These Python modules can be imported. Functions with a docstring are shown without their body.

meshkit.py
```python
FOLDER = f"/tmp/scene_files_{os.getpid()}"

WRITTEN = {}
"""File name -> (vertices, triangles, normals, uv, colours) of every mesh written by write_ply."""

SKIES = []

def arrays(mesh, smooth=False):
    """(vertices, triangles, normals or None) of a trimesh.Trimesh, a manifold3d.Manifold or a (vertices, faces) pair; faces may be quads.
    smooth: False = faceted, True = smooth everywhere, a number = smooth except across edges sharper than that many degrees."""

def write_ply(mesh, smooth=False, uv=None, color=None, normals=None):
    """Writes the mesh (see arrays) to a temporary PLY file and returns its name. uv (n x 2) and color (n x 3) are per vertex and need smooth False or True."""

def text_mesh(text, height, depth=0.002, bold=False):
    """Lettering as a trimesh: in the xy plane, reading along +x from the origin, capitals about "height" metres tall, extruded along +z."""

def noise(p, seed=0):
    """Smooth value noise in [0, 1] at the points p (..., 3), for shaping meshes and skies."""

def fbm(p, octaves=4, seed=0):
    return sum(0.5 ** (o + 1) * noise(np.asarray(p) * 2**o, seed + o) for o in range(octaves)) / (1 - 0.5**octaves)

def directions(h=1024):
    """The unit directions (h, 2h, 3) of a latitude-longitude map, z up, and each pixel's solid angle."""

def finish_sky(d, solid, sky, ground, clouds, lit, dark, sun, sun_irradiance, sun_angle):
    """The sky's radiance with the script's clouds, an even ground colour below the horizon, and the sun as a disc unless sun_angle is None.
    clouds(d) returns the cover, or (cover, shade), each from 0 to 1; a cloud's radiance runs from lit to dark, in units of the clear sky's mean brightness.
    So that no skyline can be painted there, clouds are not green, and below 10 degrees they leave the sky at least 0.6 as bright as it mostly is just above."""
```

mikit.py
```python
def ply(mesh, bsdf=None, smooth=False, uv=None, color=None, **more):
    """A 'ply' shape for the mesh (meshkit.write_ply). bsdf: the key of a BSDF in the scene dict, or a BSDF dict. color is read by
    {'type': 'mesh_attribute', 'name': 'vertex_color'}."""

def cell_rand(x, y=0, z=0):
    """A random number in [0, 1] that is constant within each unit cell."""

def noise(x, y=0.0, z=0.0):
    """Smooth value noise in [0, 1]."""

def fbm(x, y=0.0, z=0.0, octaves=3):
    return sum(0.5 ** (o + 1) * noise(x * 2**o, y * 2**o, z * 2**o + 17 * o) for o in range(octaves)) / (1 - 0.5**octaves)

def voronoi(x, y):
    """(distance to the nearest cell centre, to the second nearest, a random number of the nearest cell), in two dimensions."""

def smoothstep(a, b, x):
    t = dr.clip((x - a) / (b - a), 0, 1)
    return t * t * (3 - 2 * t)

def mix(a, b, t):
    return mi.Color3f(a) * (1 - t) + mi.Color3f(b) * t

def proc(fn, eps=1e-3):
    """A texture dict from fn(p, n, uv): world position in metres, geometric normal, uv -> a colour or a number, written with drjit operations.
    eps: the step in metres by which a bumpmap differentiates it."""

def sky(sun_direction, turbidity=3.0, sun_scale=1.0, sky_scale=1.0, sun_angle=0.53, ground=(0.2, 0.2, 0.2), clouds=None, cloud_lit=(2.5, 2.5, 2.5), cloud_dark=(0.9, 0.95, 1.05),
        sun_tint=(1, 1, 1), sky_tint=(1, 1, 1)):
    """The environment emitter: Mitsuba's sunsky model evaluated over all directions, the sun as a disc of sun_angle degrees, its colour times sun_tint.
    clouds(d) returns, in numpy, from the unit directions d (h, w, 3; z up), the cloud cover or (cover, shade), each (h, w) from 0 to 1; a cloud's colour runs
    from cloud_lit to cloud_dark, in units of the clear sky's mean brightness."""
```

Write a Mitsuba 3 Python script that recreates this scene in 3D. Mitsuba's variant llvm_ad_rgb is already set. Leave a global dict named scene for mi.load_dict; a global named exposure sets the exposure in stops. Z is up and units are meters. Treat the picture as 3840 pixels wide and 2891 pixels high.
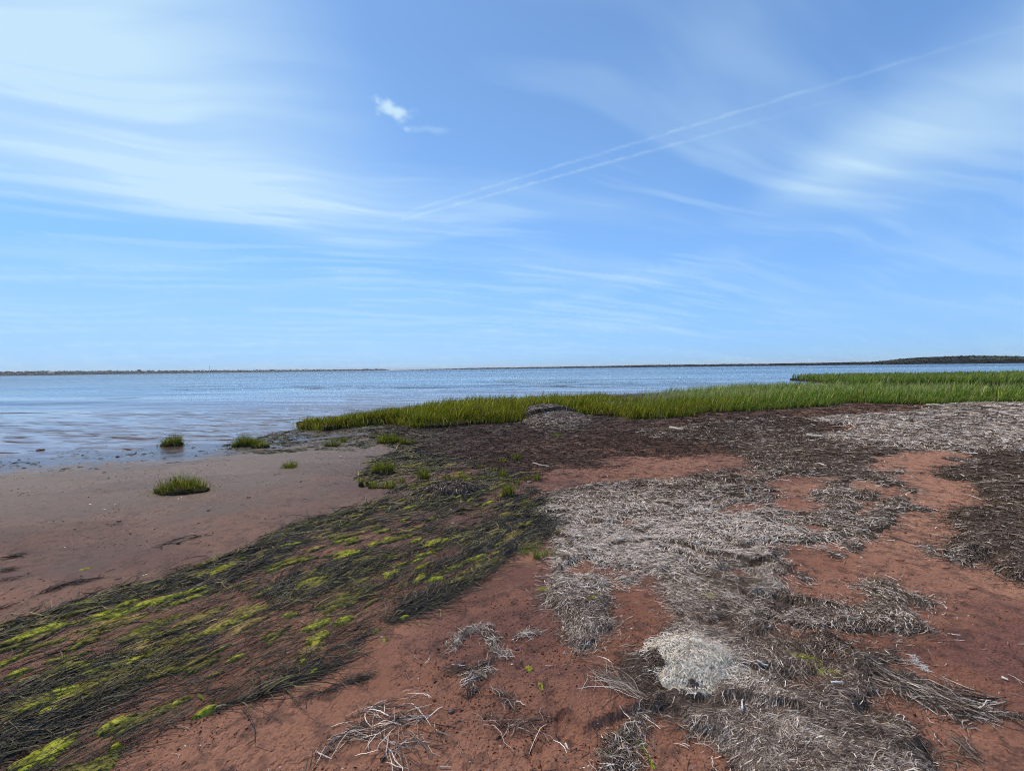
import math, random
import numpy as np, trimesh, shapely
from shapely.geometry import Polygon, LineString
from scipy import ndimage
import drjit as dr, mitsuba as mi
import mikit, meshkit
from mikit import proc, noise as tn, fbm as tfbm, smoothstep as sst, mix

T = mi.ScalarTransform4f
scene, labels = {}, {}
rng = np.random.default_rng(7)
random.seed(7)

# ------------------------------------------------------------------ camera, sky, exposure
SW, SH, FP = 3840.0, 2891.0, 1649.0          # survey photograph: size and focal length in its pixels
CAM = np.array([0.0, 0.0, 1.90])
PITCH, ROLL = math.radians(2.22), math.radians(0.79)
FWD = np.array([0, math.cos(PITCH), -math.sin(PITCH)])
UP0, RT0 = np.array([0, math.sin(PITCH), math.cos(PITCH)]), np.array([1.0, 0, 0])
UPV = math.cos(ROLL) * UP0 + math.sin(ROLL) * RT0
RTV = math.cos(ROLL) * RT0 - math.sin(ROLL) * UP0
scene['camera'] = {'type': 'perspective', 'fov': math.degrees(2 * math.atan(SW / 2 / FP)), 'fov_axis': 'x', 'near_clip': 0.05, 'far_clip': 60000.0,
                   'to_world': T().look_at(origin=CAM.tolist(), target=(CAM + FWD).tolist(), up=UPV.tolist())}
exposure = 2.2


def rays(px):
    px = np.atleast_2d(np.asarray(px, float))
    d = FWD * FP + (px[:, :1] - SW / 2) * RTV + (SH / 2 - px[:, 1:2]) * UPV
    return d / np.linalg.norm(d, axis=1, keepdims=True)


def azel(u, v):
    d = rays([[u, v]])[0]
    return math.atan2(d[0], d[1]), math.asin(d[2])


SUN_AZ, SUN_EL = math.radians(-42), math.radians(56)
SUN = np.array([math.sin(SUN_AZ) * math.cos(SUN_EL), math.cos(SUN_AZ) * math.cos(SUN_EL), math.sin(SUN_EL)])


def np_ss(a, b, x):
    t = np.clip((x - a) / (b - a), 0, 1)
    return t * t * (3 - 2 * t)


def clouds(d):
    """Thin high cirrus on one layer, two old contrails, a small puff; all directions."""
    x, y, z = d[..., 0], d[..., 1], np.maximum(d[..., 2], 0)
    az, el = np.degrees(np.arctan2(x, y)), np.degrees(np.arcsin(z))
    q = np.stack([x / (z + 0.12), y / (z + 0.12), 0 * x], -1)             # the cloud layer
    warp = np.stack([meshkit.fbm(q * 0.9 + 3, 3, 5), meshkit.fbm(q * 0.9 + 9, 3, 6), 0 * x], -1) - 0.5
    w = q + 0.45 * warp
    a = math.radians(18)
    s = np.stack([w[..., 0] * math.cos(a) + w[..., 1] * math.sin(a), (-w[..., 0] * math.sin(a) + w[..., 1] * math.cos(a)) * 4.0, 0 * x], -1)
    streak = meshkit.fbm(s * 0.8, 5, 11)
    soft = meshkit.fbm(w * 0.55 + 20, 4, 21)
    fib = meshkit.fbm(np.stack([s[..., 0] * 1.6, s[..., 1] * 3.2, 0 * x], -1) + 13, 5, 91)
    c = 0.02 + 0.20 * np_ss(0.42, 0.78, streak) * np_ss(0.25, 0.6, soft) + 0.11 * np_ss(0.35, 0.7, soft) * np_ss(8, 20, el) + 0.22 * np_ss(0.48, 0.74, fib) * (1 - np_ss(14, 30, el)) * (1 - 0.5 * np_ss(20, 40, az))
    # the large bright veil around the sun side
    n2 = meshkit.fbm(s * 0.5 + 40, 5, 31)
    edge = 16 + 4 * (soft - 0.5) + np.maximum(az + 22, 0) * 0.10
    veil = np_ss(edge - 2.5, edge + 4, el) * (1 - np_ss(-34, 2, az + 26 * (soft - 0.5) + 22 * (n2 - 0.5) + 0.75 * np.maximum(el - 24, 0)))
    c = c + veil * (0.33 + 0.32 * n2 + 0.30 * np_ss(0.25, 0.80, fib) * np_ss(0.2, 0.8, n2 + 0.2))
    rim = np.exp(-((el - edge - 3.0) / 3.0) ** 2) * np_ss(-46, -34, az) * (1 - np_ss(-16, -4, az))
    c = c + 0.28 * rim * np_ss(0.28, 0.75, fib)
    # the broad band to the right
    d1, d2 = rays([[2900, 760], [3840, 330]])
    n = np.cross(d1, d2); n /= np.linalg.norm(n)
    off = np.degrees(np.arcsin(np.clip(d @ n, -1, 1)))
    wid = 2.0 + 0.16 * np.maximum(az - 28, 0)
    band = np.exp(-(off + 2 * (soft - 0.5)) ** 2 / wid ** 2) * np_ss(24, 38, az + 8 * (n2 - 0.5)) * (1 - np_ss(80, 120, az))
    c = c + 0.46 * band * (0.6 + 0.5 * n2 + 0.25 * np_ss(0.25, 0.8, fib))
    # pale air low down, strongest on the left
    c = c + (0.20 - 0.20 * np_ss(-30, 30, az)) * (1 - np_ss(1, 12 + 4 * streak, el))

    def trail(p0, p1, width, amp, lo, hi, rag=0.0):
        a1, a2 = rays([p0, p1])
        m = np.cross(a1, a2); m /= np.linalg.norm(m)
        o = np.degrees(np.arcsin(np.clip(d @ m, -1, 1)))
        fine = meshkit.fbm(np.stack([az * 1.2, el * 1.2, 0 * x], -1), 3, 77) - 0.5
        along = np.degrees(np.arctan2(x, y))
        return amp * np.exp(-((o + rag * fine) / width) ** 2) * np_ss(lo, lo + 6, along) * (1 - np_ss(hi - 40, hi, along)) * (0.75 + 1.2 * fine)

    c = c + trail((1440, 822), (2250, 578), 0.12, 0.22, -16, 62, 0.22)
    c = c + trail((1430, 846), (2250, 620), 0.12, 0.28, -17, 46, 0.16)
    c = c + trail((1060, 1088), (1520, 1012), 0.50, 0.32, -28, -8, 0.8)
    c = c + trail((170, 1040), (500, 905), 0.45, 0.30, -47, -35, 0.9)
    c = c + trail((2050, 1150), (2700, 1010), 0.7, 0.16, -2, 34, 0.9)
    c = c + trail((2300, 1060), (3300, 840), 0.8, 0.14, 8, 46, 0.9)
    c = c + trail((950, 850), (1230, 790), 0.7, 0.40, -28, -17, 1.2)
    # the small white puff with its tail
    pa, pe = map(math.degrees, azel(1490, 415))
    k = meshkit.fbm(np.stack([az * 0.42 + 3.3, el * 0.62, 0 * x], -1), 5, 57)
    rr = np.sqrt(((az - pa) / 2.8) ** 2 + ((el - pe) / 1.3) ** 2)
    c = c + 0.80 * np_ss(0.34, 0.74, k * 1.25 - 0.52 * rr + 0.20)
    rr = np.sqrt(((az - pa - 4.0) / 3.6) ** 2 + ((el - pe + 1.5) / 0.5) ** 2)
    c = c + 0.20 * np_ss(0.35, 0.8, k * 1.2 - 0.5 * rr + 0.15)
    c = np.clip(c, 0, 0.92)
    low = (0.62 - 0.12 * np_ss(-40, 40, az)) * (1 - np_ss(2, 19, el))        # bluish haze bank low over the sea, all round
    cover = 1 - (1 - c) * (1 - low)
    return cover, low * (1 - c) / np.maximum(cover, 1e-6)


scene['sky'] = mikit.sky(SUN.tolist(), turbidity=2.0, sun_scale=0.47, sky_scale=0.97, sun_angle=1.6, sun_tint=(1.05, 1.0, 0.93), clouds=clouds, cloud_lit=(1.6, 2.2, 2.65), cloud_dark=(0.74, 1.36, 2.30), sky_tint=(0.68, 0.955, 1.19), ground=(0.16, 0.14, 0.13))

# ------------------------------------------------------------------ survey: shore, ground height, zones
def ray_plane(px, z):
    d = rays(px)
    t = (z - CAM[2]) / d[:, 2]
    return CAM + d * t[:, None]


SHORE_PX = [(-900, 1800), (-400, 1740), (0, 1708), (176, 1700), (353, 1689), (517, 1683), (588, 1677), (764, 1666), (853, 1655), (970, 1632), (1080, 1618), (1141, 1609)]
BACK_PX = [(1136, 1572), (1212, 1559), (1294, 1552), (1407, 1540), (1588, 1518), (1723, 1500), (2050, 1480), (2303, 1466), (2500, 1455), (2725, 1440), (2900, 1434), (3250, 1433), (3380, 1436), (3840, 1438), (4400, 1441)]
shore = ray_plane(SHORE_PX, 0.0)[:, :2]
BACK_Z = [0.24, 0.34, 0.33, 0.38, 0.46, 0.50, 0.55, 0.60, 0.64, 0.68, 0.70, 0.72, 0.72, 0.72, 0.72]       # height of the grass tops seen along the far rim
back = np.vstack([ray_plane([p], z)[:, :2] for p, z in zip(BACK_PX, BACK_Z)])
back = np.vstack([back, [[back[-1, 0] + 8, back[-1, 1] + 1.5], [120, back[-1, 1] + 6]]])
coast = np.vstack([[[-90, 2.0], [-40, 6.5]], shore, back[1:]])
COAST = LineString(coast)
SEA = Polygon(np.vstack([coast, [[120, 4000], [-4000, 4000], [-4000, 2]]]))


def g_base(x, y):
    x, y = np.asarray(x, float), np.asarray(y, float)
    d = shapely.distance(shapely.points(x.ravel(), y.ravel()), COAST).reshape(x.shape)
    sea = shapely.contains_xy(SEA, x.ravel(), y.ravel()).reshape(x.shape)
    return np.where(sea, -np.minimum(0.03 * d, 0.6), 0.46 * (1 - np.exp(-d / 14)) * (0.40 + 0.60 * np_ss(0, 4.0, d)))


def gp(px, dz=0.0):
    z = np.full(len(np.atleast_2d(px)), 0.25)
    for _ in range(8):
        p = ray_plane(px, 0)
        d = rays(px)
        p = CAM + d * ((z + dz - CAM[2]) / d[:, 2])[:, None]
        z = 0.5 * z + 0.5 * g_base(p[:, 0], p[:, 1])
    return p


def zone(px):
    return Polygon(gp(np.array(px, float))[:, :2]).buffer(0)


# log-polar survey grid round the camera's foot point
DA = 0.0030
AZ = np.arange(-1.02, 1.02, DA)
LR = np.arange(math.log(0.9), math.log(75), DA)
RR = np.exp(LR)
GX, GY = RR[:, None] * np.sin(AZ), RR[:, None] * np.cos(AZ)
gz = ndimage.zoom(g_base(GX[::6, ::6], GY[::6, ::6]), (6, 6), order=1, grid_mode=False, mode='nearest')
gz = np.pad(gz, ((0, max(0, GX.shape[0] - gz.shape[0])), (0, max(0, GX.shape[1] - gz.shape[1]))), mode='edge')[:GX.shape[0], :GX.shape[1]]
G3 = np.stack([GX, GY, 0 * GX], -1)


def look_up(grid, x, y):
    r, a = np.hypot(x, y), np.arctan2(x, y)
    return ndimage.map_coordinates(grid, [(np.log(np.maximum(r, 0.9)) - LR[0]) / DA, (a - AZ[0]) / DA], order=1, mode='nearest')


WARP = np.stack([meshkit.fbm(G3 * 2.2, 4, 1), meshkit.fbm(G3 * 2.2 + 50, 4, 2)], -1) - 0.5
WARPF = np.stack([meshkit.fbm(G3 * 9, 3, 3), meshkit.fbm(G3 * 9 + 50, 3, 4)], -1) - 0.5
WS = (0.10 + 0.022 * RR[:, None])[..., None]
WX = G3[..., :2] + 1.3 * WS * WARP + 0.55 * WS * WARPF


def sdf(poly):
    """distance into the zone (metres, negative outside), with a ragged edge, on the survey grid."""
    m = shapely.contains_xy(poly, WX[..., 0].ravel(), WX[..., 1].ravel()).reshape(GX.shape)
    return (ndimage.distance_transform_edt(m) - ndimage.distance_transform_edt(~m)).astype(np.float32) * DA * RR[:, None]


ZA = zone([(-700, 2560), (0, 2341), (94, 2323), (206, 2288), (223, 2264), (311, 2232), (458, 2214), (529, 2203), (576, 2188), (579, 2150), (705, 2123), (782, 2088), (917, 2059), (970, 2029),
           (1068, 1972), (1203, 1947), (1226, 1929), (1307, 1898), (1389, 1880), (1429, 1857), (1457, 1837), (1389, 1834), (1348, 1825), (1334, 1807), (1348, 1771), (1380, 1744), (1371, 1726),
           (1420, 1703), (1497, 1685), (1600, 1712), (1750, 1745), (1900, 1790), (2010, 1850), (2004, 1884), (1990, 1925), (2067, 1988), (2040, 2050), (1945, 2078), (1913, 2092), (1804, 2200), (1705, 2226), (1633, 2271),
           (1542, 2307), (1475, 2330), (1380, 2339), (1343, 2362), (1316, 2430), (1253, 2470), (1194, 2515), (1090, 2565), (1028, 2588), (852, 2664), (735, 2711), (617, 2745), (529, 2823), (382, 2891), (250, 2990), (-800, 3300)])
ZB = zone([(1400, 1640), (1380, 1610), (1500, 1596), (1700, 1586), (1940, 1572), (2040, 1560), (2150, 1550), (2350, 1552), (2600, 1540), (2900, 1522), (3150, 1506), (3400, 1508), (3560, 1508), (3428, 1547), (3156, 1562), (3034, 1572),
           (3100, 1590), (3220, 1612), (3060, 1645), (2976, 1633), (2840, 1640), (2760, 1680), (2840, 1730), (2800, 1755), (2646, 1772), (2578, 1795), (2375, 1804), (2216, 1813), (2036, 1826), (1990, 1850), (1900, 1790), (1750, 1745), (1600, 1712), (1497, 1685)])
ZB2 = zone([(2380, 1612), (2560, 1600), (2760, 1570), (2900, 1560), (3034, 1572), (3090, 1640), (3156, 1656), (3337, 1674), (3473, 1692), (3330, 1702), (3274, 1721), (3247, 1753), (3292, 1778), (3179, 1780), (3057, 1782), (2930, 1787), (2840, 1790), (2830, 1740), (2760, 1690), (2700, 1660), (2600, 1650), (2480, 1640)])
ZC = zone([(2004, 1920), (2004, 1884), (2090, 1835), (2216, 1814), (2380, 1805), (2580, 1796), (2646, 1772), (2800, 1752), (2900, 1745), (3100, 1765), (3224, 1753), (3292, 1776), (3405, 1753), (3333, 1789), (3414, 1812), (3382, 1825), (3283, 1825), (3297, 1834), (3396, 1834),
           (3405, 1857), (3391, 1880), (3509, 1911), (3450, 1913), (3405, 1920), (3419, 1938), (3369, 1952), (3351, 1988), (3315, 1993), (3283, 1975), (3288, 2011), (3247, 2024), (3156, 2012), (3134, 2033), (3089, 2056), (3043, 2051), (2953, 2042), (2885, 2040), (2850, 2047),
           (2917, 2088), (2967, 2124), (2971, 2151), (2917, 2160), (2948, 2190), (2967, 2217), (2962, 2249), (3057, 2249), (3156, 2258), (3256, 2258), (3251, 2217), (3229, 2187), (3364, 2192), (3382, 2199), (3423, 2226), (3527, 2271), (3482, 2280), (3428, 2271), (3432, 2299), (3459, 2330),
           (3486, 2380), (3428, 2371), (3382, 2362), (3292, 2362), (3129, 2371), (3156, 2393), (3220, 2452), (3202, 2461), (3224, 2470), (3337, 2457), (3405, 2502), (3373, 2520), (3292, 2547), (3274, 2565), (3292, 2606), (3265, 2642), (3292, 2687), (3382, 2719), (3419, 2737),
           (3473, 2800), (3527, 2855), (3532, 2891), (3560, 3100), (2900, 3100), (2795, 2890), (2736, 2823), (2668, 2778), (2605, 2732), (2556, 2683), (2501, 2642), (2442, 2678), (2393, 2669), (2388, 2597), (2352, 2561), (2320, 2534), (2325, 2497), (2352, 2461), (2420, 2443), (2479, 2416),
           (2578, 2339), (2565, 2308), (2519, 2280), (2492, 2235), (2483, 2199), (2479, 2178), (2443, 2142), (2397, 2160), (2352, 2192), (2325, 2174), (2284, 2151), (2275, 2190), (2284, 2217), (2293, 2249), (2275, 2290), (2284, 2339), (2262, 2380), (2216, 2416), (2171, 2421), (2140, 2389),
           (2144, 2348), (2117, 2308), (2058, 2267), (2009, 2240), (2058, 2199), (2090, 2133), (2099, 2074), (2072, 2020), (2054, 1975)])
HOLES = [[(2858, 1798), (2930, 1785), (3057, 1780), (3179, 1776), (3152, 1798), (3093, 1835), (3057, 1857), (3057, 1875), (3102, 1898), (3093, 1911), (3039, 1920), (2908, 1907), (2885, 1889), (2880, 1862), (2953, 1853), (2885, 1825)],
         [(3247, 1955), (3269, 1934), (3274, 1902), (3224, 1872), (3174, 1868), (3215, 1907), (3235, 1940)], [(2890, 1964), (3030, 1966), (3120, 2004), (3048, 2006), (2960, 1978)],
         [(2714, 1898), (2754, 1889), (2804, 1875), (2885, 1880), (2840, 1907), (2745, 1929), (2705, 1920)], [(2750, 2124), (2786, 2119), (2831, 2151), (2822, 2174), (2741, 2160)],
         [(2614, 2633), (2669, 2624), (2669, 2656), (2614, 2662)], [(2429, 2538), (2506, 2547), (2547, 2574), (2465, 2588)], [(2921, 2534), (3034, 2543), (3111, 2552), (3129, 2570), (3021, 2597), (2930, 2592)],
         [(3090, 2440), (3140, 2480), (3120, 2500), (3060, 2460)]]
for hpx in HOLES:
    ZC = ZC.difference(zone(hpx))
ZD = zone([(4400, 1692), (3840, 1696), (3700, 1702), (3620, 1745), (3545, 1758), (3518, 1780), (3563, 1798), (3658, 1798), (3676, 1862), (3744, 1889), (3685, 1902), (3608, 1925), (3565, 1940), (3586, 1979), (3599, 2042), (3608, 2088), (3600, 2110), (3645, 2128),
           (3667, 2106), (3744, 2110), (3789, 2155), (3840, 2185), (4200, 2260), (4600, 2200)])
ZE = zone([(3034, 1570), (3156, 1559), (3428, 1545), (3518, 1520), (3600, 1506), (3840, 1504), (4500, 1496), (4500, 1692), (3840, 1696), (3600, 1694), (3500, 1686), (3300, 1672), (3090, 1652), (3010, 1640), (3060, 1634), (3180, 1620), (3230, 1608), (3100, 1587)])
SA, SB, SB2, SC, SD, SE = (sdf(z) for z in (ZA, ZB, ZB2, ZC, ZD, ZE))
HN = meshkit.fbm(np.stack([GX * 1.7, GY * 2.6, 0 * GX], -1) + 17, 4, 27)
SC = np.minimum(SC, (HN - 0.265 - 0.12 * np_ss(3.4, 5.5, GY) * np_ss(0.8, 2.2, GX) + 0.02 * np.exp(-((GX - 1.1) ** 2 + (GY - 5.2) ** 2) / 2.5)) * 0.9)
SB2 = np.where(SC > 0, -np.abs(SC), SB2)

# ---- thickness of the wrack: folds and scallops that drop towards the beach side, heaps
F1, F2, F3 = meshkit.fbm(G3 * 1.6, 4, 8), meshkit.fbm(G3 * 5.0 + 7, 4, 9), meshkit.fbm(G3 * 0.7 + 31, 3, 10)
ph = (-0.93 * GY - 0.35 * GX + 1.5 * (F1 - 0.5) + 0.6 * (F3 - 0.5) * RR[:, None] ** 0.5) / (0.52 + 0.0 * GX)
saw = ph - np.floor(ph)
FOLD = saw ** 1.3 * (1 - np_ss(0.84, 1.0, saw)) * np_ss(0.42, 0.62, meshkit.fbm(G3 * 1.1 + 90, 3, 12))


FOLD_SHADE = np_ss(0.78, 0.92, saw) * np_ss(0.44, 0.6, meshkit.fbm(G3 * 1.1 + 90, 3, 12))  # mask for painted shade along the steep drops of the folds


def edge(s, w):
    return np_ss(0, 1, np.clip(s / w, 0, 1)) if np.isscalar(w) else np.clip(s / w, 0, 1) ** 0.6


EW = 0.05 + 0.012 * RR[:, None]
TC = np.clip(SC / EW, 0, 1) ** 0.6 * (0.014 + 0.020 * F2 + 0.042 * FOLD + 0.020 * np_ss(0.45, 0.75, F1))
TB2 = np.clip(SB2 / EW, 0, 1) ** 0.6 * (0.010 + 0.022 * F2 + 0.02 * FOLD)
TD = np.clip(SD / EW, 0, 1) ** 0.6 * (0.03 + 0.05 * F2 + 0.03 * FOLD)
TE = np.clip(SE / EW, 0, 1) ** 0.6 * (0.045 + 0.025 * F2)
TH = np.maximum.reduce([TC, TB2, TD, TE])
mound = gp([(2600, 2530)])[0]
TH = TH + np.where(SC > 0, 0.030 * np.exp(-(((GX - mound[0] - 0.03) / 0.20) ** 2 + ((GY - mound[1] - 0.08) / 0.17) ** 2) ** 1.5), 0)

# ---- bare ground: slow swells, ripples, prints
und = 0.020 * (meshkit.fbm(G3 * 1.0 + 5, 3, 14) - 0.5) + 0.012 * (meshkit.fbm(G3 * 4 + 2, 3, 15) - 0.5) + 0.004 * (meshkit.fbm(G3 * 17, 3, 16) - 0.5)
near = 1 - np_ss(6, 30, RR)[:, None]
GZ = gz + und * (0.5 + 0.5 * near)
ter = meshkit.fbm(np.stack([(GX * 0.9 - GY * 0.45) * 0.9, (GX * 0.45 + GY * 0.9) * 7, 0 * GX], -1), 3, 23)
GZ = GZ + 0.014 * (ter - 0.5) * np_ss(0.8, 2.0, GX) * near
GZ = GZ + 0.050 * (meshkit.fbm(np.stack([GX * 1.1, GY * 2.6, 0 * GX], -1), 4, 19) - 0.47) * (1 - np_ss(0.045, 0.13, np.abs(gz)))
pit = meshkit.fbm(G3 * 30 + 3, 2, 17)
GZ = GZ - 0.007 * np_ss(0.66, 0.80, pit) * near * np_ss(0.4, 0.6, meshkit.fbm(G3 * 2 + 70, 2, 18))


def stamp(px, fn):
    global GZ
    c = gp([px])[0]
    GZ = GZ + fn(GX - c[0], GY - c[1])


# heel print, sole print, scarp of the sand bar beside the heap
stamp((2020, 2835), lambda x, y: -0.020 * np.exp(-((np.hypot(x, y) - 0.040) / 0.011) ** 2) * (x < 0.02) - 0.006 * (np.hypot(x, y) < 0.04))
stamp((2130, 2735), lambda x, y: np.where((np.abs(x / 0.055) ** 2 + np.abs(y / 0.10) ** 2) < 1, -0.016 - 0.004 * np.sin(x * 420), 0.0))
stamp((1935, 2620), lambda x, y: -0.012 * np.exp(-((x / 0.06) ** 2 + (y / 0.13) ** 2)))
s0, s1 = gp([(2190, 2745)])[0], gp([(2395, 2655)])[0]
sd = (s1 - s0)[:2] / np.linalg.norm((s1 - s0)[:2])
al, ac = (GX - s0[0]) * sd[0] + (GY - s0[1]) * sd[1], -(GX - s0[0]) * sd[1] + (GY - s0[1]) * sd[0] + 0.05 * (F1 - 0.5)
ln = np.linalg.norm((s1 - s0)[:2])
GZ = GZ + 0.035 * np_ss(-0.015, 0.01, ac) * (1 - np_ss(0.05, 0.5, ac)) * np_ss(-0.05, 0.05, al) * (1 - np_ss(ln, ln + 0.12, al))
HZ = GZ + TH                                                 # what lies on top
HZS = ndimage.gaussian_filter(HZ, 16)


def ground_z(x, y):
    return look_up(GZ, x, y)


def top_z(x, y):
    return look_up(HZ, x, y)


# ------------------------------------------------------------------ materials
def rgb(c):
    return {'type': 'rgb', 'value': list(map(float, c))}


VC = {'type': 'mesh_attribute', 'name': 'vertex_color'}


def sand_color(p, n, uv):
    a, b = tfbm(p.x * 1.3, p.y * 1.3, 0.0, 4), tfbm(p.x * 14, p.y * 14, 0.0, 3)
    g = tn(p.x * 260, p.y * 260)
    wet = 1 - sst(0.165, 0.265, p.z + 0.06 * (a - 0.5))
    right = sst(1.5, 5.5, p.x + 2 * (a - 0.5))
    red = mix((0.155, 0.064, 0.038), (0.215, 0.099, 0.063), sst(0.3, 0.7, a))
    red = mix(red, (0.285, 0.146, 0.092), right * 0.85)
    mud = mix((0.078, 0.053, 0.047), (0.118, 0.081, 0.073), sst(0.35, 0.65, b * 0.5 + a * 0.5))
    pt = tfbm(p.x * 0.55 + 3, p.y * 1.3, 6.0, 4)
    red = mix(red, (0.096, 0.040, 0.033), sst(0.50, 0.68, pt) * (1 - 0.6 * right) * 0.7)
    mud = mix(mud, (0.062, 0.038, 0.039), sst(0.46, 0.60, pt) * 0.8)
    c = mix(red, mud, wet)
    k = tfbm(p.x * 55, p.y * 55, 2.0, 2)
    c = mix(c, (0.042, 0.020, 0.017), sst(0.50, 0.72, b) * 0.5)
    c = mix(c, c * 0.55, sst(0.58, 0.72, k) * sst(0.35, 0.6, b * 0.4 + a * 0.6))
    return c * (0.72 + 0.34 * g + 0.22 * k)


def sand_rough(p, n, uv):
    a = tfbm(p.x * 1.3, p.y * 1.3, 0.0, 3)
    b = tfbm(p.x * 5, p.y * 9, 0.0, 3)
    w = 1 - sst(0.015, 0.10, p.z + 0.08 * (b - 0.5))
    return 0.80 - 0.56 * w - 0.26 * (1 - sst(0.12, 0.26, p.z + 0.05 * (a - 0.5)))


def sand_bump(p, n, uv):
    dry = 0.25 + 0.75 * sst(0.03, 0.16, p.z)
    return dry * (0.014 * tfbm(p.x * 22, p.y * 22, 0.0, 3) + 0.005 * tn(p.x * 110, p.y * 110)) + 0.006 * dry * tfbm(p.x * 5, p.y * 16, 3.0, 2)


scene['sand_material'] = {'type': 'bumpmap', 'scale': 1.0, 'arbitrary': proc(sand_bump, 2e-3),
                          'nested': {'type': 'principled', 'base_color': proc(sand_color), 'roughness': proc(sand_rough), 'specular': 0.35}}


def mat_color(p, n, uv):
    a, b = tfbm(p.x * 7, p.y * 7, 0.0, 3), tn(p.x * 120, p.y * 120)
    return mix((0.030, 0.022, 0.017), (0.105, 0.080, 0.060), sst(0.3, 0.75, 0.6 * a + 0.4 * b))


def mat_bump(p, n, uv):
    return 0.02 * tfbm(p.x * 40, p.y * 40, 0.0, 3)


scene['wrack_material'] = {'type': 'bumpmap', 'scale': 1.0, 'arbitrary': proc(mat_bump, 2e-3), 'nested': {'type': 'diffuse', 'reflectance': proc(mat_color)}}
scene['strand_material'] = {'type': 'twosided', 'bsdf': {'type': 'diffuse', 'reflectance': VC}}
scene['wet_strand_material'] = {'type': 'twosided', 'bsdf': {'type': 'principled', 'base_color': VC, 'roughness': 0.6, 'specular': 0.3}}
scene['blade_material'] = {'type': 'principledthin', 'base_color': VC, 'roughness': 0.5, 'diff_trans': 0.9, 'spec_trans': 0.0}


def algae_bump(p, n, uv):
    return 0.010 * tfbm(p.x * 60, p.y * 60, 0.0, 3)


def algae_kind(name, lo, hi, spot, share):
    def fn(p, n, uv):
        a, b = tfbm(p.x * 42, p.y * 42, 0.0, 3), tfbm(p.x * 8, p.y * 8, 5.0, 2)
        c = mix(lo, hi, sst(0.35, 0.65, a))
        c = mix(c, spot, sst(0.45, 0.65, b) * share)
        return mix(c, (0.030, 0.030, 0.018), sst(0.62, 0.72, tfbm(p.x * 90, p.y * 90, 9.0, 2)) * 0.8)
    scene[name] = {'type': 'bumpmap', 'scale': 1.0, 'arbitrary': proc(algae_bump, 2e-3), 'nested': {'type': 'diffuse', 'reflectance': proc(fn)}}


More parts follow.
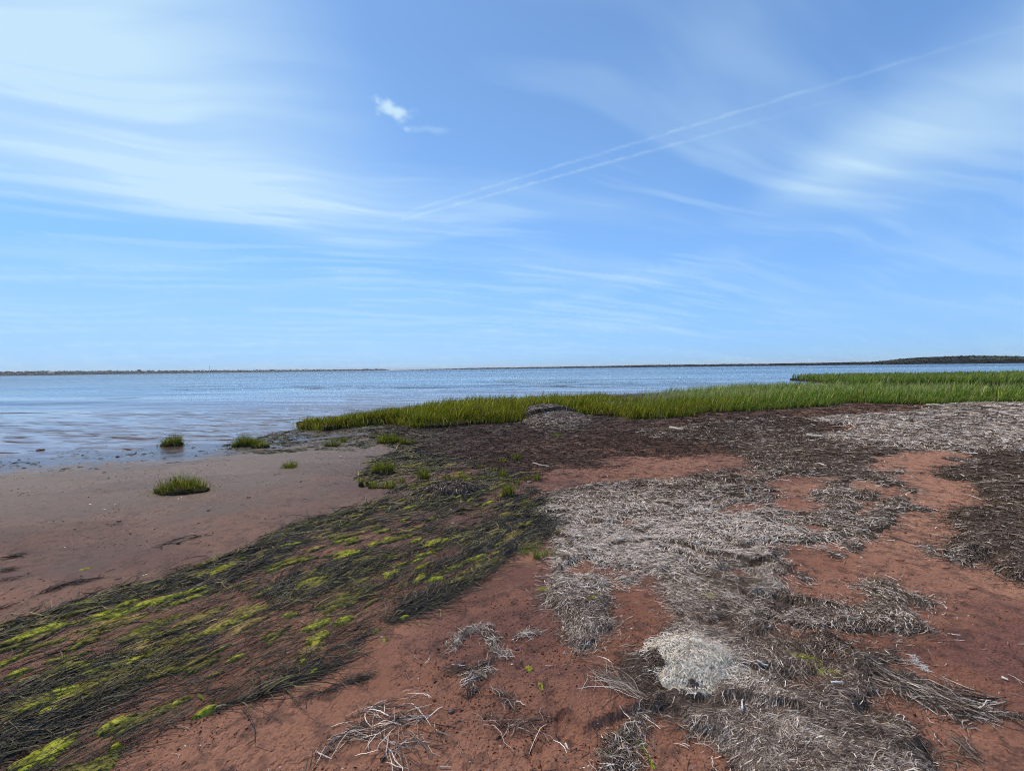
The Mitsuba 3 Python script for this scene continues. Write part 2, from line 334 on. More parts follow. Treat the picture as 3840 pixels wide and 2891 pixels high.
algae_kind('algae_material', (0.165, 0.178, 0.024), (0.33, 0.355, 0.045), (0.24, 0.21, 0.06), 0.45)
algae_kind('olive_algae_material', (0.095, 0.095, 0.026), (0.195, 0.185, 0.048), (0.14, 0.11, 0.045), 0.6)
algae_kind('tan_algae_material', (0.165, 0.120, 0.048), (0.28, 0.215, 0.095), (0.17, 0.16, 0.04), 0.5)


def peat_color(p, n, uv):
    return mix((0.022, 0.017, 0.012), (0.075, 0.055, 0.038), tfbm(p.x * 9, p.y * 9, p.z * 14, 3))


def peat_bump(p, n, uv):
    return 0.05 * tfbm(p.x * 12, p.y * 12, p.z * 18, 3)


scene['peat_material'] = {'type': 'bumpmap', 'scale': 1.0, 'arbitrary': proc(peat_bump, 4e-3), 'nested': {'type': 'diffuse', 'reflectance': proc(peat_color)}}


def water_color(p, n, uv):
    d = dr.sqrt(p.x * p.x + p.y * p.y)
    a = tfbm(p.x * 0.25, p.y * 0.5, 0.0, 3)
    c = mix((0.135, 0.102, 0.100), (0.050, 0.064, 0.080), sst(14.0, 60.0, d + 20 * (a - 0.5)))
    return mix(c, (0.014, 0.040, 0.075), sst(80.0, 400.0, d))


def water_bump(p, n, uv):
    # wind ripples of several lengths, their crests lying across the bay; each fades out where it can no longer be told apart
    d = dr.sqrt(p.x * p.x + p.y * p.y)
    u, v = p.x * 0.98 - p.y * 0.18, p.x * 0.18 + p.y * 0.98
    w = tfbm(u * 0.22, v * 0.22, 4.0, 2) * 2.0
    gust = 0.45 + 1.1 * tfbm(p.x * 0.010, p.y * 0.045, 2.0, 3)
    q = d * d / 800.0
    h = mi.Float(0.0)
    for lam, slope, z in ((0.18, 0.16, 3.0), (0.35, 0.16, 1.0), (0.8, 0.055, 5.0), (2.0, 0.032, 9.0), (5.5, 0.055, 13.0), (15.0, 0.10, 17.0), (42.0, 0.09, 23.0)):
        keep = (1 - sst(1.2 * lam, 4.0 * lam, q)) * sst(0.01 * lam, 0.12 * lam, q)
        h = h + keep * slope * lam * (tfbm(u / (lam * 4.5) + z, v / lam * 1.1 + w * 0.6 / max(lam, 0.5), z, 2) - 0.5)
    return h * gust * sst(6.0, 15.0, d)


def water_rough(p, n, uv):
    d = dr.sqrt(p.x * p.x + p.y * p.y)
    g = tfbm(p.x * 0.004, p.y * 0.03, 12.0, 3)
    return 0.06 + 0.10 * sst(20.0, 150.0, d) + 0.16 * sst(60.0, 500.0, d) * sst(0.35, 0.65, g)


def mix_f(a, b, t):
    return a * (1 - t) + b * t


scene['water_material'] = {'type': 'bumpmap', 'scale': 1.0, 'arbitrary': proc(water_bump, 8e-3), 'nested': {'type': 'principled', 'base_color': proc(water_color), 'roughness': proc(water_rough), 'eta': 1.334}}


def plain(name, c, rough=0.7, var=0.35, freq=60.0, kind='principled'):
    def fn(p, n, uv):
        return mi.Color3f(c) * (1 - var + 2 * var * tfbm(p.x * freq, p.y * freq, p.z * freq, 3))
    scene[name] = {'type': 'twosided', 'bsdf': {'type': 'principled', 'base_color': proc(fn), 'roughness': rough, 'specular': 0.35}}


scene['shrub_material'] = {'type': 'diffuse', 'reflectance': rgb((0.050, 0.075, 0.030))}
plain('red_stone_material', (0.24, 0.105, 0.068), 0.8)
plain('dark_stone_material', (0.055, 0.040, 0.036), 0.55)
plain('shell_material', (0.68, 0.66, 0.62), 0.45, 0.15)
plain('driftwood_material', (0.46, 0.40, 0.33), 0.8, 0.25, 40.0)
plain('blue_plastic_material', (0.16, 0.42, 0.62), 0.35, 0.05)
plain('house_wall_material', (0.72, 0.70, 0.66), 0.7, 0.08, 0.5)
plain('pink_wall_material', (0.75, 0.42, 0.26), 0.7, 0.08, 0.5)
plain('house_roof_material', (0.22, 0.20, 0.19), 0.7, 0.1, 0.5)


def wood_color(p, n, uv):
    return mix((0.020, 0.034, 0.024), (0.050, 0.070, 0.040), tfbm(p.x * 0.02, p.y * 0.02, p.z * 0.1, 3))


scene['scrub_material'] = {'type': 'diffuse', 'reflectance': rgb((0.050, 0.078, 0.032))}
scene['far_wood_material'] = {'type': 'diffuse', 'reflectance': proc(wood_color)}


def dune_color(p, n, uv):
    a, b = tfbm(p.x * 0.010, p.y * 0.02, 0.0, 4), tfbm(p.x * 0.06, p.y * 0.06, 3.0, 3)
    g = mix((0.13, 0.18, 0.055), (0.28, 0.33, 0.12), sst(0.35, 0.65, a))
    g = mix(g, (0.060, 0.092, 0.034), sst(0.52, 0.66, b))
    return mix((0.42, 0.33, 0.24), g, sst(1.0, 1.5, p.z + 0.5 * (b - 0.5)))


scene['dune_material'] = {'type': 'diffuse', 'reflectance': proc(dune_color)}


def bare_color(p, n, uv):
    return mix((0.36, 0.22, 0.15), (0.50, 0.38, 0.28), tfbm(p.x * 0.03, p.y * 0.03, p.z * 0.2, 3))


scene['bare_sand_material'] = {'type': 'diffuse', 'reflectance': proc(bare_color)}

# ------------------------------------------------------------------ helpers
def number(key):
    if not any(k == key or k.startswith(key + '__') for k in scene):
        return key
    i = 1
    while any(k == f'{key}_{i:03d}' or k.startswith(f'{key}_{i:03d}__') for k in scene):
        i += 1
    return f'{key}_{i:03d}'


def tag(key, label=None, cat=None, group=None, kind=None):
    d = {k: v for k, v in (('label', label), ('category', cat), ('group', group), ('kind', kind)) if v}
    labels[key] = d
    return key


def ribbons(P, W, S, C):
    """paths P (n,k,3), half widths W (n,k), side vectors S (n,3) or (n,k,3), colours C (n,3) or (n,k,3) -> (mesh, colours)"""
    n, k = P.shape[:2]
    if S.ndim == 2:
        S = S[:, None, :]
    v = np.stack([P - S * W[..., None], P + S * W[..., None]], 2).reshape(-1, 3)
    b = (np.arange(n)[:, None] * k + np.arange(k - 1)) * 2
    q = np.stack([b, b + 1, b + 3, b + 2], -1).reshape(-1, 4)
    C = np.broadcast_to(C[:, None, :] if C.ndim == 2 else C, (n, k, 3))
    return (v, q), np.repeat(C[:, :, None, :], 2, 2).reshape(-1, 3)


def join(parts):
    vs, fs, cs, at = [], [], [], 0
    for (v, f), c in parts:
        f = np.asarray(f)
        if f.shape[1] == 4:
            f = np.vstack([f[:, [0, 1, 2]], f[:, [0, 2, 3]]])
        vs.append(v); fs.append(f + at); cs.append(c); at += len(v)
    return (np.vstack(vs), np.vstack(fs)), np.vstack(cs)


def put(key, mc, bsdf):
    (v, f), c = mc
    scene[key] = mikit.ply((v, f), bsdf, smooth=False, color=np.clip(c, 0, 1))


def strands(x, y, ang, length, width, curl, color, zfun, lift=0.004, hump=0.02, k=4, tilt=0.5, g=rng):
    """ribbon strands lying on the surface zfun, starting at x, y."""
    n = len(x)
    L, Wd = np.broadcast_to(length, n) / (k - 1), np.broadcast_to(width, n)
    h = np.broadcast_to(ang, n) + 0.0
    px, py = [np.asarray(x, float)], [np.asarray(y, float)]
    for i in range(k - 1):
        h = h + np.broadcast_to(curl, n) * g.normal(0, 1, n)
        px.append(px[-1] + np.cos(h) * L); py.append(py[-1] + np.sin(h) * L)
    X, Y = np.stack(px, 1), np.stack(py, 1)
    Z = zfun(X.ravel(), Y.ravel()).reshape(X.shape)
    t = np.linspace(0, 1, k)
    Z = Z + lift * g.uniform(0.2, 1.6, (n, 1)) + np.broadcast_to(hump, n)[:, None] * g.uniform(-0.15, 1, (n, 1)) * np.sin(np.pi * np.clip(t * g.uniform(0.6, 1.3, (n, 1)), 0, 1))
    P = np.stack([X, Y, Z], -1)
    tl = g.normal(0, tilt, n)
    S = np.stack([-np.sin(h) * np.cos(tl), np.cos(h) * np.cos(tl), np.sin(tl)], -1)
    wk = 0.5 * Wd[:, None] * np.interp(t, [0, 0.15, 0.7, 1], [0.55, 1, 0.95, 0.4])
    return ribbons(P, wk, S, color)


def draw(n, rmin, rmax, amin, amax, g=rng):
    """points with density falling off with distance (even in depression angle)."""
    h = 1.65
    v = g.uniform(math.atan(h / rmax), math.atan(h / rmin), n)
    r, a = h / np.tan(v), g.uniform(amin, amax, n)
    return r * np.sin(a), r * np.cos(a), r


PXM = 1 / 440.0                                               # size of the finest detail worth building per metre of distance


def pick(n, pal, wts, g=rng, var=0.25):
    """colours from a palette with per-row weights, varied."""
    wts = np.broadcast_to(wts, (n, len(pal)))
    cum = np.cumsum(wts / wts.sum(1, keepdims=True), 1)
    i = (g.uniform(0, 1, (n, 1)) > cum).sum(1).clip(0, len(pal) - 1)
    return np.array(pal, float)[i] * np.exp(g.normal(0, var, (n, 1)))


# ------------------------------------------------------------------ setting: beach, water, marsh bank, far shores
def grid_mesh(Z, sa, sr, keep=None):
    X, Y, Zs = GX[::sr, ::sa], GY[::sr, ::sa], Z[::sr, ::sa]
    nr, na = X.shape
    idx = np.arange(nr * na).reshape(nr, na)
    q = np.stack([idx[:-1, :-1], idx[:-1, 1:], idx[1:, 1:], idx[1:, :-1]], -1).reshape(-1, 4)
    v = np.stack([X, Y, Zs], -1).reshape(-1, 3)
    if keep is not None:
        kk = keep[::sr, ::sa].ravel()
        q = q[kk[q].any(1)]
        used = np.unique(q)
        m = -np.ones(len(v), int); m[used] = np.arange(len(used))
        v, q = v[used], m[q]
    q = q[:, ::-1]
    return v, np.vstack([q[:, [0, 1, 2]], q[:, [0, 2, 3]]])


v1, f1 = grid_mesh(np.maximum(GZ, -0.35), 2, 2, GZ > -0.12)
aa = np.linspace(1.005, 2 * math.pi - 1.005, 60)
rb = np.array([0.9, 1.4, 2, 4, 8, 14, 22, 35, 60, 78])
bx, by = rb[:, None] * np.sin(aa), rb[:, None] * np.cos(aa)
bz = np.maximum(g_base(bx, by), -0.35) - 0.01
ii = np.arange(bx.size).reshape(bx.shape)
bq = np.stack([ii[:-1, :-1], ii[1:, :-1], ii[1:, 1:], ii[:-1, 1:]], -1).reshape(-1, 4)
v2, f2 = np.stack([bx, by, bz], -1).reshape(-1, 3), np.vstack([bq[:, [0, 1, 2]], bq[:, [0, 2, 3]]])
ca = np.linspace(0, 2 * math.pi, 49)[:-1]
cr = np.array([0.01, 0.5, 0.95])[:, None]
cx, cy = cr * np.sin(ca), cr * np.cos(ca)
ii = np.arange(cx.size).reshape(cx.shape)
nx_ = np.roll(ii, -1, 1)
cq = np.stack([ii[:-1], ii[1:], nx_[1:], nx_[:-1]], -1).reshape(-1, 4) + len(v2)
v2 = np.vstack([v2, np.stack([cx, cy, g_base(cx, cy) - 0.03], -1).reshape(-1, 3)])
f2 = np.vstack([f2, cq[:, [0, 1, 2]], cq[:, [0, 2, 3]]])
up2 = np.cross(v2[f2[:, 1]] - v2[f2[:, 0]], v2[f2[:, 2]] - v2[f2[:, 0]])[:, 2] < 0
f2[up2] = f2[up2][:, ::-1]
f2 = f2[:, ::-1] if np.cross(v2[f2[0, 1]] - v2[f2[0, 0]], v2[f2[0, 2]] - v2[f2[0, 0]])[2] < 0 else f2
f1 = f1[:, ::-1] if np.cross(v1[f1[0, 1]] - v1[f1[0, 0]], v1[f1[0, 2]] - v1[f1[0, 0]])[2] < 0 else f1
scene['beach'] = mikit.ply(trimesh.Trimesh(np.vstack([v1, v2]), np.vstack([f1, f2 + len(v1)]), process=False), 'sand_material', smooth=True)
tag('beach', 'red sand beach that turns to wet purplish mud at the water', 'beach', kind='structure')

wr = np.concatenate([[3], np.geomspace(6, 40000, 90)])
wa = np.linspace(-math.pi, math.pi, 181)
wx, wy = wr[:, None] * np.sin(wa), wr[:, None] * np.cos(wa)
ii = np.arange(wx.size).reshape(wx.shape)
wq = np.stack([ii[:-1, :-1], ii[:-1, 1:], ii[1:, 1:], ii[1:, :-1]], -1).reshape(-1, 4)[:, ::-1]
wv = np.stack([wx, wy, 0 * wx], -1).reshape(-1, 3)
wf = np.vstack([wq[:, [0, 1, 2]], wq[:, [0, 2, 3]]])
wf = wf[:, ::-1] if np.cross(wv[wf[500, 1]] - wv[wf[500, 0]], wv[wf[500, 2]] - wv[wf[500, 0]])[2] < 0 else wf
scene['water'] = mikit.ply(trimesh.Trimesh(wv, wf, process=False), 'water_material', smooth=True)
tag('water', 'calm blue bay with small wind ripples', 'water', kind='structure')

# marsh bank: peat platform with a ragged little cliff, its front edge surveyed at its foot
FRONT_PX = [(1136, 1606), (1226, 1613), (1294, 1605), (1389, 1594), (1493, 1589), (1560, 1604), (1633, 1602), (1746, 1592), (1904, 1585), (1990, 1572), (2100, 1556), (2180, 1554), (2343, 1558), (2366, 1570), (2488, 1567), (2556, 1562), (2623, 1544), (2660, 1535), (2678, 1544), (2804, 1540),
            (2932, 1530), (3075, 1522), (3123, 1513), (3184, 1505), (3292, 1513), (3488, 1515), (3618, 1511), (3840, 1511), (4400, 1504), (5600, 1490)]
front = gp(np.array(FRONT_PX, float))[:, :2]
BANKZ = 0.26


def bank_z(x):
    return np.interp(x, [front[0, 0], front[0, 0] + 2.2], [0.15, BANKZ])



def bank(key, fr, bk, ztop, seed, label):
    poly = Polygon(np.vstack([fr, bk[::-1]])).buffer(0)
    ring = np.array(poly.exterior.segmentize(0.22).coords)[:-1]
    if not poly.exterior.is_ccw:
        ring = ring[::-1]
    o = np.stack([ring[:, 0], ring[:, 1], 0 * ring[:, 0]], -1)
    t = np.roll(ring, -1, 0) - np.roll(ring, 1, 0)
    nrm = np.stack([t[:, 1], -t[:, 0]], 1) / np.linalg.norm(t, axis=1, keepdims=True)
    j = (meshkit.fbm(o * 1.7, 4, seed) - 0.5) * 0.95
    rings = []
    zt = ztop(ring[:, 0])
    for zz, off, amp in ((-0.5, 0.10, 1.0), (-0.13, 0.02, 1.0), (-0.05, 0.05, 1.0), (0.0, -0.04, 0.9)):
        jj = j * amp + (meshkit.fbm(o * 7 + zz * 40, 2, seed + 1) - 0.5) * 0.16
        rings.append(np.column_stack([ring + nrm * (off + jj)[:, None], zt + zz if zz > -0.4 else np.full(len(ring), zz)]))
    m = len(ring)
    v = np.vstack(rings)
    i, nx = np.arange(m), (np.arange(m) + 1) % m
    f = np.vstack([np.vstack([np.stack([i + m * k, nx + m * k, nx + m * (k + 1)], 1), np.stack([i + m * k, nx + m * (k + 1), i + m * (k + 1)], 1)]) for k in range(3)])
    top = Polygon(rings[-1][:, :2]).buffer(0)
    tm = trimesh.creation.triangulate_polygon(max(getattr(top, 'geoms', [top]), key=lambda p: p.area), engine='earcut')
    tv = np.column_stack([tm[0], ztop(tm[0][:, 0])])
    tf = np.asarray(tm[1])
    if len(tf) and np.cross(tv[tf[0, 1]] - tv[tf[0, 0]], tv[tf[0, 2]] - tv[tf[0, 0]])[2] < 0:
        tf = tf[:, ::-1]
    scene[key] = mikit.ply(trimesh.Trimesh(np.vstack([v, tv]), np.vstack([f, tf + len(v)]), process=False), 'peat_material', smooth=35)
    tag(key, label, 'bank', kind='structure')
    return poly


bank_poly = bank('marsh_bank', front, back, bank_z, 40, 'low dark peat bank under the near marsh grass')
SPIT_FRONT = [(2962, 1424), (3050, 1432), (3200, 1444), (3357, 1446), (3574, 1447), (3840, 1446), (4300, 1444), (5600, 1425)]
SPIT_BACK = [(2958, 1415), (3054, 1407), (3227, 1400), (3531, 1394), (3840, 1389), (4300, 1383), (5600, 1366)]
spit_poly = bank('marsh_spit', ray_plane(SPIT_FRONT, 0.02)[:, :2], np.vstack([ray_plane([p], z)[:, :2] for p, z in zip(SPIT_BACK, (0.34, 0.52, 0.68, 0.75, 0.75, 0.75, 0.75))]), lambda x: np.full(len(x), 0.20), 60, 'low peat spit under the farther marsh grass across the creek')


# ---- marsh grass
def inside(poly, n, lod=True, g=rng):
    """points in the polygon, thinner with distance."""
    xs, ys, got = [], [], 0
    x0, y0, x1, y1 = poly.bounds
    rmin, rmax = poly.distance(shapely.Point(0, 0)), max(math.hypot(x, y) for x, y in poly.exterior.coords)
    while got < n:
        v = g.uniform(1 / min(rmax, 160), 1 / rmin, 4 * n)
        r, a = 1 / v, g.uniform(-1.0, 1.0, 4 * n)
        x, y = r * np.sin(a), r * np.cos(a)
        m = shapely.contains_xy(poly, x, y)
        xs.append(x[m]); ys.append(y[m]); got += m.sum()
    return np.concatenate(xs)[:n], np.concatenate(ys)[:n]


def blades(x, y, z, h, w, lean, color, tipcolor=None, k=4, la=0.4, g=rng, ls=0.8):
    """upright grass blades that bend over; lean = how far the tip goes sideways as a share of the height."""
    n = len(x)
    t = np.linspace(0, 1, k)
    a = g.normal(la, ls, n)
    b = np.abs(g.normal(1, 0.5, n) * lean)[:, None] * t ** 1.8
    X = x[:, None] + np.cos(a)[:, None] * b * h[:, None]
    Y = y[:, None] + np.sin(a)[:, None] * b * h[:, None]
    Z = z[:, None] + h[:, None] * t * (1 - 0.35 * b)
    f = g.uniform(0, math.pi, n)
    S = np.stack([np.cos(f), np.sin(f), 0 * f], -1)
    wk = 0.5 * w[:, None] * np.interp(t, [0, 0.4, 0.8, 1], [0.8, 1, 0.6, 0.08])
    C = color[:, None, :] if tipcolor is None else color[:, None, :] * (1 - (t ** 2)[None, :, None]) + tipcolor[:, None, :] * (t ** 2)[None, :, None]
    return ribbons(np.stack([X, Y, Z], -1), wk, S, np.broadcast_to(C, (n, k, 3)))


GREENS = [(0.175, 0.200, 0.016), (0.115, 0.150, 0.014), (0.30, 0.285, 0.040), (0.055, 0.080, 0.012), (0.42, 0.36, 0.12)]
GREENR = [(0.110, 0.200, 0.024), (0.155, 0.240, 0.034), (0.060, 0.120, 0.018), (0.28, 0.32, 0.075), (0.46, 0.42, 0.18)]
n = 62000
x, y = inside(bank_poly, n)
r = np.hypot(x, y)
az = np.arctan2(x, y)
p3 = np.stack([x, y, 0 * x], -1)
rightness = np_ss(0.30, 0.62, az)
dfront = shapely.distance(shapely.points(x, y), LineString(front))
h = (0.36 + 0.12 * rightness) * (0.55 + 0.85 * meshkit.fbm(p3 * 1.3, 3, 101)) * rng.uniform(0.6, 1.3, n)
hp = gp([(2066, 1562)])[0]
under = ((x - hp[0]) / 0.95) ** 2 + ((y - hp[1]) / 2.9) ** 2 < 1
lav = np_ss(0.50, 0.60, meshkit.fbm(p3 * np.array([0.35, 0.7, 1]), 3, 103)) * np_ss(0.16, 0.24, az) * (1 - np_ss(0.36, 0.46, az)) * np_ss(0.8, 2.0, dfront)     # low sea lavender lawn
h = h * (1 - 0.62 * lav)
h = h * (0.50 + 0.50 * np_ss(-0.46, -0.12, az))
wts = np.stack([0.35 + 0 * r, 0.30 + 0 * r, 0.22 + 0 * r, 0.18 + 0 * r, 0.07 + 0.05 * rightness], 1)
cl, cr = pick(n, GREENS, wts, var=0.4), pick(n, GREENR, wts, var=0.4)
col = cl * (1 - rightness[:, None]) + cr * rightness[:, None]
col = col * (0.75 + 0.5 * meshkit.fbm(p3 * 0.5 + 9, 3, 107))[:, None]
h = np.where(under, 0.02, h * (0.65 + 0.7 * meshkit.fbm(p3 * 3.5, 2, 131)) * (1 + 0.35 * (rng.uniform(0, 1, n) < 0.06)))
gb = blades(x, y, bank_z(x) - 0.02, h, np.maximum(0.009, r * PXM * 0.42) * rng.uniform(0.6, 1.3, n), 0.30, col, col * np.array([1.25, 1.15, 1.0]), la=0.2)
# fringe hanging over the little cliff
n2 = 14000
tt = rng.uniform(0, 1, n2)
fl = LineString(front[:-1])
pts = np.array([fl.interpolate(t, normalized=True).coords[0] for t in tt])
x2, y2 = pts[:, 0] + rng.normal(0, 0.14, n2), pts[:, 1] + rng.normal(0.02, 0.20, n2)
r2, az2 = np.hypot(x2, y2), np.arctan2(x2, y2)
rt2 = np_ss(0.30, 0.62, az2)[:, None]
c2 = pick(n2, GREENS, [0.3, 0.3, 0.2, 0.3, 0.1]) * (1 - rt2) + pick(n2, GREENR, [0.3, 0.3, 0.2, 0.3, 0.1]) * rt2
zf2 = np.where(shapely.contains_xy(bank_poly, x2, y2), bank_z(x2) - 0.05, np.maximum(ground_z(x2, y2), 0) + 0.10 * rng.uniform(0, 1, n2) ** 2)
in_heap = ((x2 - hp[0]) / 1.0) ** 2 + ((y2 - hp[1]) / 3.0) ** 2 < 1
gf = blades(x2, y2, np.where(in_heap, -0.2, zf2), np.where(in_heap, 0.05, 0.28) * rng.uniform(0.5, 1.3, n2), np.maximum(0.009, r2 * PXM * 0.4), 0.55, c2, None, la=-1.5, ls=0.9)
put('marsh_grass', join([gb, gf]), 'blade_material')
tag('marsh_grass', 'dense bright green marsh grass covering the near bank by the water', 'marsh grass', kind='stuff')
# pale seed heads on the right
n3 = 9000
x3, y3 = inside(bank_poly, 26000)
az3 = np.arctan2(x3, y3)
m = rng.uniform(0, 1, len(x3)) < 0.62 * np_ss(0.24, 0.50, az3) * np_ss(0.5, 1.8, shapely.distance(shapely.points(x3, y3), LineString(front)))
x3, y3 = x3[m][:n3], y3[m][:n3]
r3 = np.hypot(x3, y3)
h3 = 0.58 * rng.uniform(0.75, 1.2, len(x3))
c3 = pick(len(x3), [(0.50, 0.47, 0.20), (0.38, 0.40, 0.15), (0.60, 0.54, 0.28)], [1, 1, 0.6])
put('seed_heads', blades(x3, y3, np.full(len(x3), BANKZ), h3, np.maximum(0.01, r3 * PXM * 0.32), 0.22, c3 * np.array([0.5, 0.75, 0.4]), c3, la=0.1), 'blade_material')
tag('seed_heads', 'straw coloured seed heads standing above the grass on the right', 'seed heads', kind='stuff')
# grey mauve sea lavender lawn
n4 = 7000
x4, y4 = inside(bank_poly, 60000)
p4 = np.stack([x4, y4, 0 * x4], -1)
az4 = np.arctan2(x4, y4)
d4 = shapely.distance(shapely.points(x4, y4), LineString(front))
lav4 = np_ss(0.48, 0.58, meshkit.fbm(p4 * np.array([0.35, 0.7, 1]), 3, 103)) * np_ss(0.16, 0.24, az4) * (1 - np_ss(0.36, 0.46, az4)) * np_ss(0.6, 1.8, d4)
m = rng.uniform(0, 1, len(x4)) < lav4
x4, y4 = x4[m][:n4], y4[m][:n4]
r4 = np.hypot(x4, y4)
c4 = pick(len(x4), [(0.22, 0.21, 0.16), (0.27, 0.25, 0.20), (0.16, 0.18, 0.09), (0.25, 0.20, 0.19)], [1, 1, 0.8, 0.6])
put('sea_lavender', blades(x4, y4, np.full(len(x4), BANKZ), 0.24 * rng.uniform(0.6, 1.3, len(x4)), r4 * PXM * 0.6, 0.9, c4, None, ls=3), 'blade_material')
tag('sea_lavender', 'low greyish mauve flowering plants among the marsh grass', 'sea lavender', kind='stuff')
n5 = 16000
x5, y5 = inside(spit_poly, n5)
r5 = np.hypot(x5, y5)
p5 = np.stack([x5, y5, 0 * x5], -1)
c5 = pick(n5, GREENR, [0.4, 0.3, 0.3, 0.15, 0.05]) * (0.8 + 0.4 * meshkit.fbm(p5 * 0.2, 2, 109))[:, None]
put('spit_grass', blades(x5, y5, np.full(n5, 0.18), 0.66 * rng.uniform(0.5, 1.25, n5) * np.interp(x5, [24, 34], [0.5, 1.0]), r5 * PXM * 0.6, 0.3, c5, c5 * 0.7 + np.array([0.13, 0.13, 0.04]), la=0.2), 'blade_material')
tag('spit_grass', 'band of green marsh grass on the spit beyond the creek', 'marsh grass', kind='stuff')


# ---- far shores
def far_pt(u, dist):
    a = azel(u, 1380)[0]
    return np.array([math.sin(a) * dist, math.cos(a) * dist])


def strip(key, us, dist, height, depth, bsdf, label, cat, seed, rough=0.25, flat=False, kind='structure'):
    """a strip of land: shore line at dist along surveyed directions, rising to height (in m)."""
    u = np.linspace(us[0], us[-1], 420)
    D, Hh = np.interp(u, us, dist), np.interp(u, us, height)
    prof = [(0, -1.0), (0.006, 0.16), (0.10, 0.24), (0.25, 0.55), (0.45, 0.95), (0.7, 1.0), (1.0, 0.3)]
    V = []
    for s, hh in prof:
        pts = np.array([far_pt(a, d + s * depth) for a, d in zip(u, D)])
        o = np.column_stack([pts / 40.0, np.zeros(len(pts))])
        zz = Hh * hh * (1 + rough * 2 * (meshkit.fbm(o * 1.7, 3, seed) - 0.5)) if hh > 0 else np.full(len(u), -0.5)
        V.append(np.column_stack([pts, zz]))
    m = len(u)
    v = np.vstack(V)
    idx = np.arange(len(prof) * m).reshape(len(prof), m)
    q = np.stack([idx[:-1, :-1], idx[:-1, 1:], idx[1:, 1:], idx[1:, :-1]], -1).reshape(-1, 4)
    f = np.vstack([q[:, [0, 1, 2]], q[:, [0, 2, 3]]])[:, ::-1]
    scene[key] = mikit.ply(trimesh.Trimesh(v, f, process=False), bsdf, smooth=True)
    tag(key, label, cat, kind=kind)


def crowns(key, spots, size, bsdf, label, cat):
    """one mass of far bushes or trees: lumpy crowns."""
    ico = trimesh.creation.icosphere(0)
    iv, jf = np.array(ico.vertices), np.array(ico.faces)
    n = len(spots)
    sc = size[:, None, None] * rng.uniform(0.7, 1.25, (n, 1, 3)) * np.array([1.15, 1.15, 0.85])
    v = iv[None] * (1 + 0.25 * rng.normal(0, 1, (n, len(iv), 1))) * sc + spots[:, None, :]
    f = (jf[None] + np.arange(n)[:, None, None] * len(iv)).reshape(-1, 3)
    scene[key] = mikit.ply(trimesh.Trimesh(v.reshape(-1, 3), f, process=False), bsdf, smooth=True)
    tag(key, label, cat, kind='stuff')


strip('left_shore', [-900, 0, 600, 1000, 1345], [2300, 2450, 2700, 2950, 3100], [8, 7, 5, 4, 3], 260, 'far_wood_material', 'low wooded far shore across the bay on the left', 'shore', 5)
u = rng.uniform(-900, 1345, 3200)
D = np.interp(u, [-900, 0, 600, 1000, 1345], [2300, 2450, 2700, 2950, 3100]) + rng.uniform(15, 240, len(u))
top = np.interp(u, [-900, 0, 150, 420, 900, 1345], [17, 17, 17, 15, 12, 8])
pts = np.array([far_pt(a, d) for a, d in zip(u, D)])
zz = top * rng.uniform(0.20, 0.66, len(u))
crowns('far_wood', np.column_stack([pts, zz]), rng.uniform(5, 9, len(u)), 'far_wood_material', 'dark line of woods along the far left shore', 'wood')
strip('sand_dune', [1328, 1350, 1375, 1400], [3000, 2980, 2980, 3010], [5, 10, 13, 8], 120, 'bare_sand_material', 'pale orange sand dunes at the right end of the far wooded shore', 'dune', 6, 0.4)
u = rng.uniform(1385, 1462, 160)
pts = np.array([far_pt(a, 2960 + d) for a, d in zip(u, rng.uniform(0, 90, len(u)))])
hh = np.interp(u, [1385, 1420, 1440, 1462], [10, 12, 10, 2])
crowns('point_wood', np.column_stack([pts, hh * rng.uniform(0.1, 0.65, len(u))]), rng.uniform(3.5, 5.5, len(u)) * np.interp(u, [1385, 1440, 1462], [1, 0.9, 0.45]), 'far_wood_material', 'short dark wood on the low point beside the far dunes', 'wood')
RS_U = [1480, 1600, 1800, 2000, 2400, 2900, 3400, 3840, 4600]
RS_D = [2900, 2700, 2200, 1800, 1250, 900, 760, 700, 640]
RS_H = [1.0, 4, 7.0, 6.0, 6.3, 4.2, 4.6, 4.6, 5]
strip('right_shore', RS_U, RS_D, RS_H, 260, 'dune_material', 'low grassy barrier shore with a pale beach along the far right water', 'shore', 7)
strip('hill', [3150, 3300, 3390, 3460, 3540, 3640, 3740, 3860, 4600], [900, 890, 882, 875, 870, 865, 860, 855, 840], [1, 5.5, 9.5, 11.3, 11.6, 12.2, 11.0, 8.5, 7], 200, 'scrub_material', 'dark bushy hill rising behind the far right shore', 'hill', 8, 0.10)
u = np.concatenate([rng.uniform(1600, 3250, 200)])
D = np.interp(u, RS_U, RS_D) + rng.uniform(45, 190, len(u))
pts = np.array([far_pt(a, d) for a, d in zip(u, D)])
sz = rng.uniform(0.7, 1.4, len(u)) * np.interp(u, [1600, 2400, 3000], [2.2, 1.7, 1.0])
crowns('dune_shrubs', np.column_stack([pts, np.interp(u, RS_U, RS_H) * np.interp(D - np.interp(u, RS_U, RS_D), [45, 120, 190], [0.45, 0.85, 0.9])]), sz, 'shrub_material', 'dark green shrubs scattered along the far right barrier shore', 'shrubs')
u = rng.uniform(3250, 4500, 1300)
D = np.interp(u, [3150, 3860, 4600], [900, 855, 840]) + rng.uniform(20, 110, len(u))
pts = np.array([far_pt(a, d) for a, d in zip(u, D)])
hh = np.interp(u, [3150, 3300, 3390, 3460, 3540, 3640, 3740, 3860, 4600], [1, 5.5, 9.5, 11.3, 11.6, 12.2, 11.0, 8.5, 7])
zz = hh * np.interp(D - np.interp(u, [3150, 3860, 4600], [900, 855, 840]), [20, 50, 110], [0.15, 0.55, 0.92])
crowns('hill_scrub', np.column_stack([pts, zz]), rng.uniform(1.0, 1.9, len(u)), 'scrub_material', 'dark scrub covering the hill on the far right shore', 'scrub')


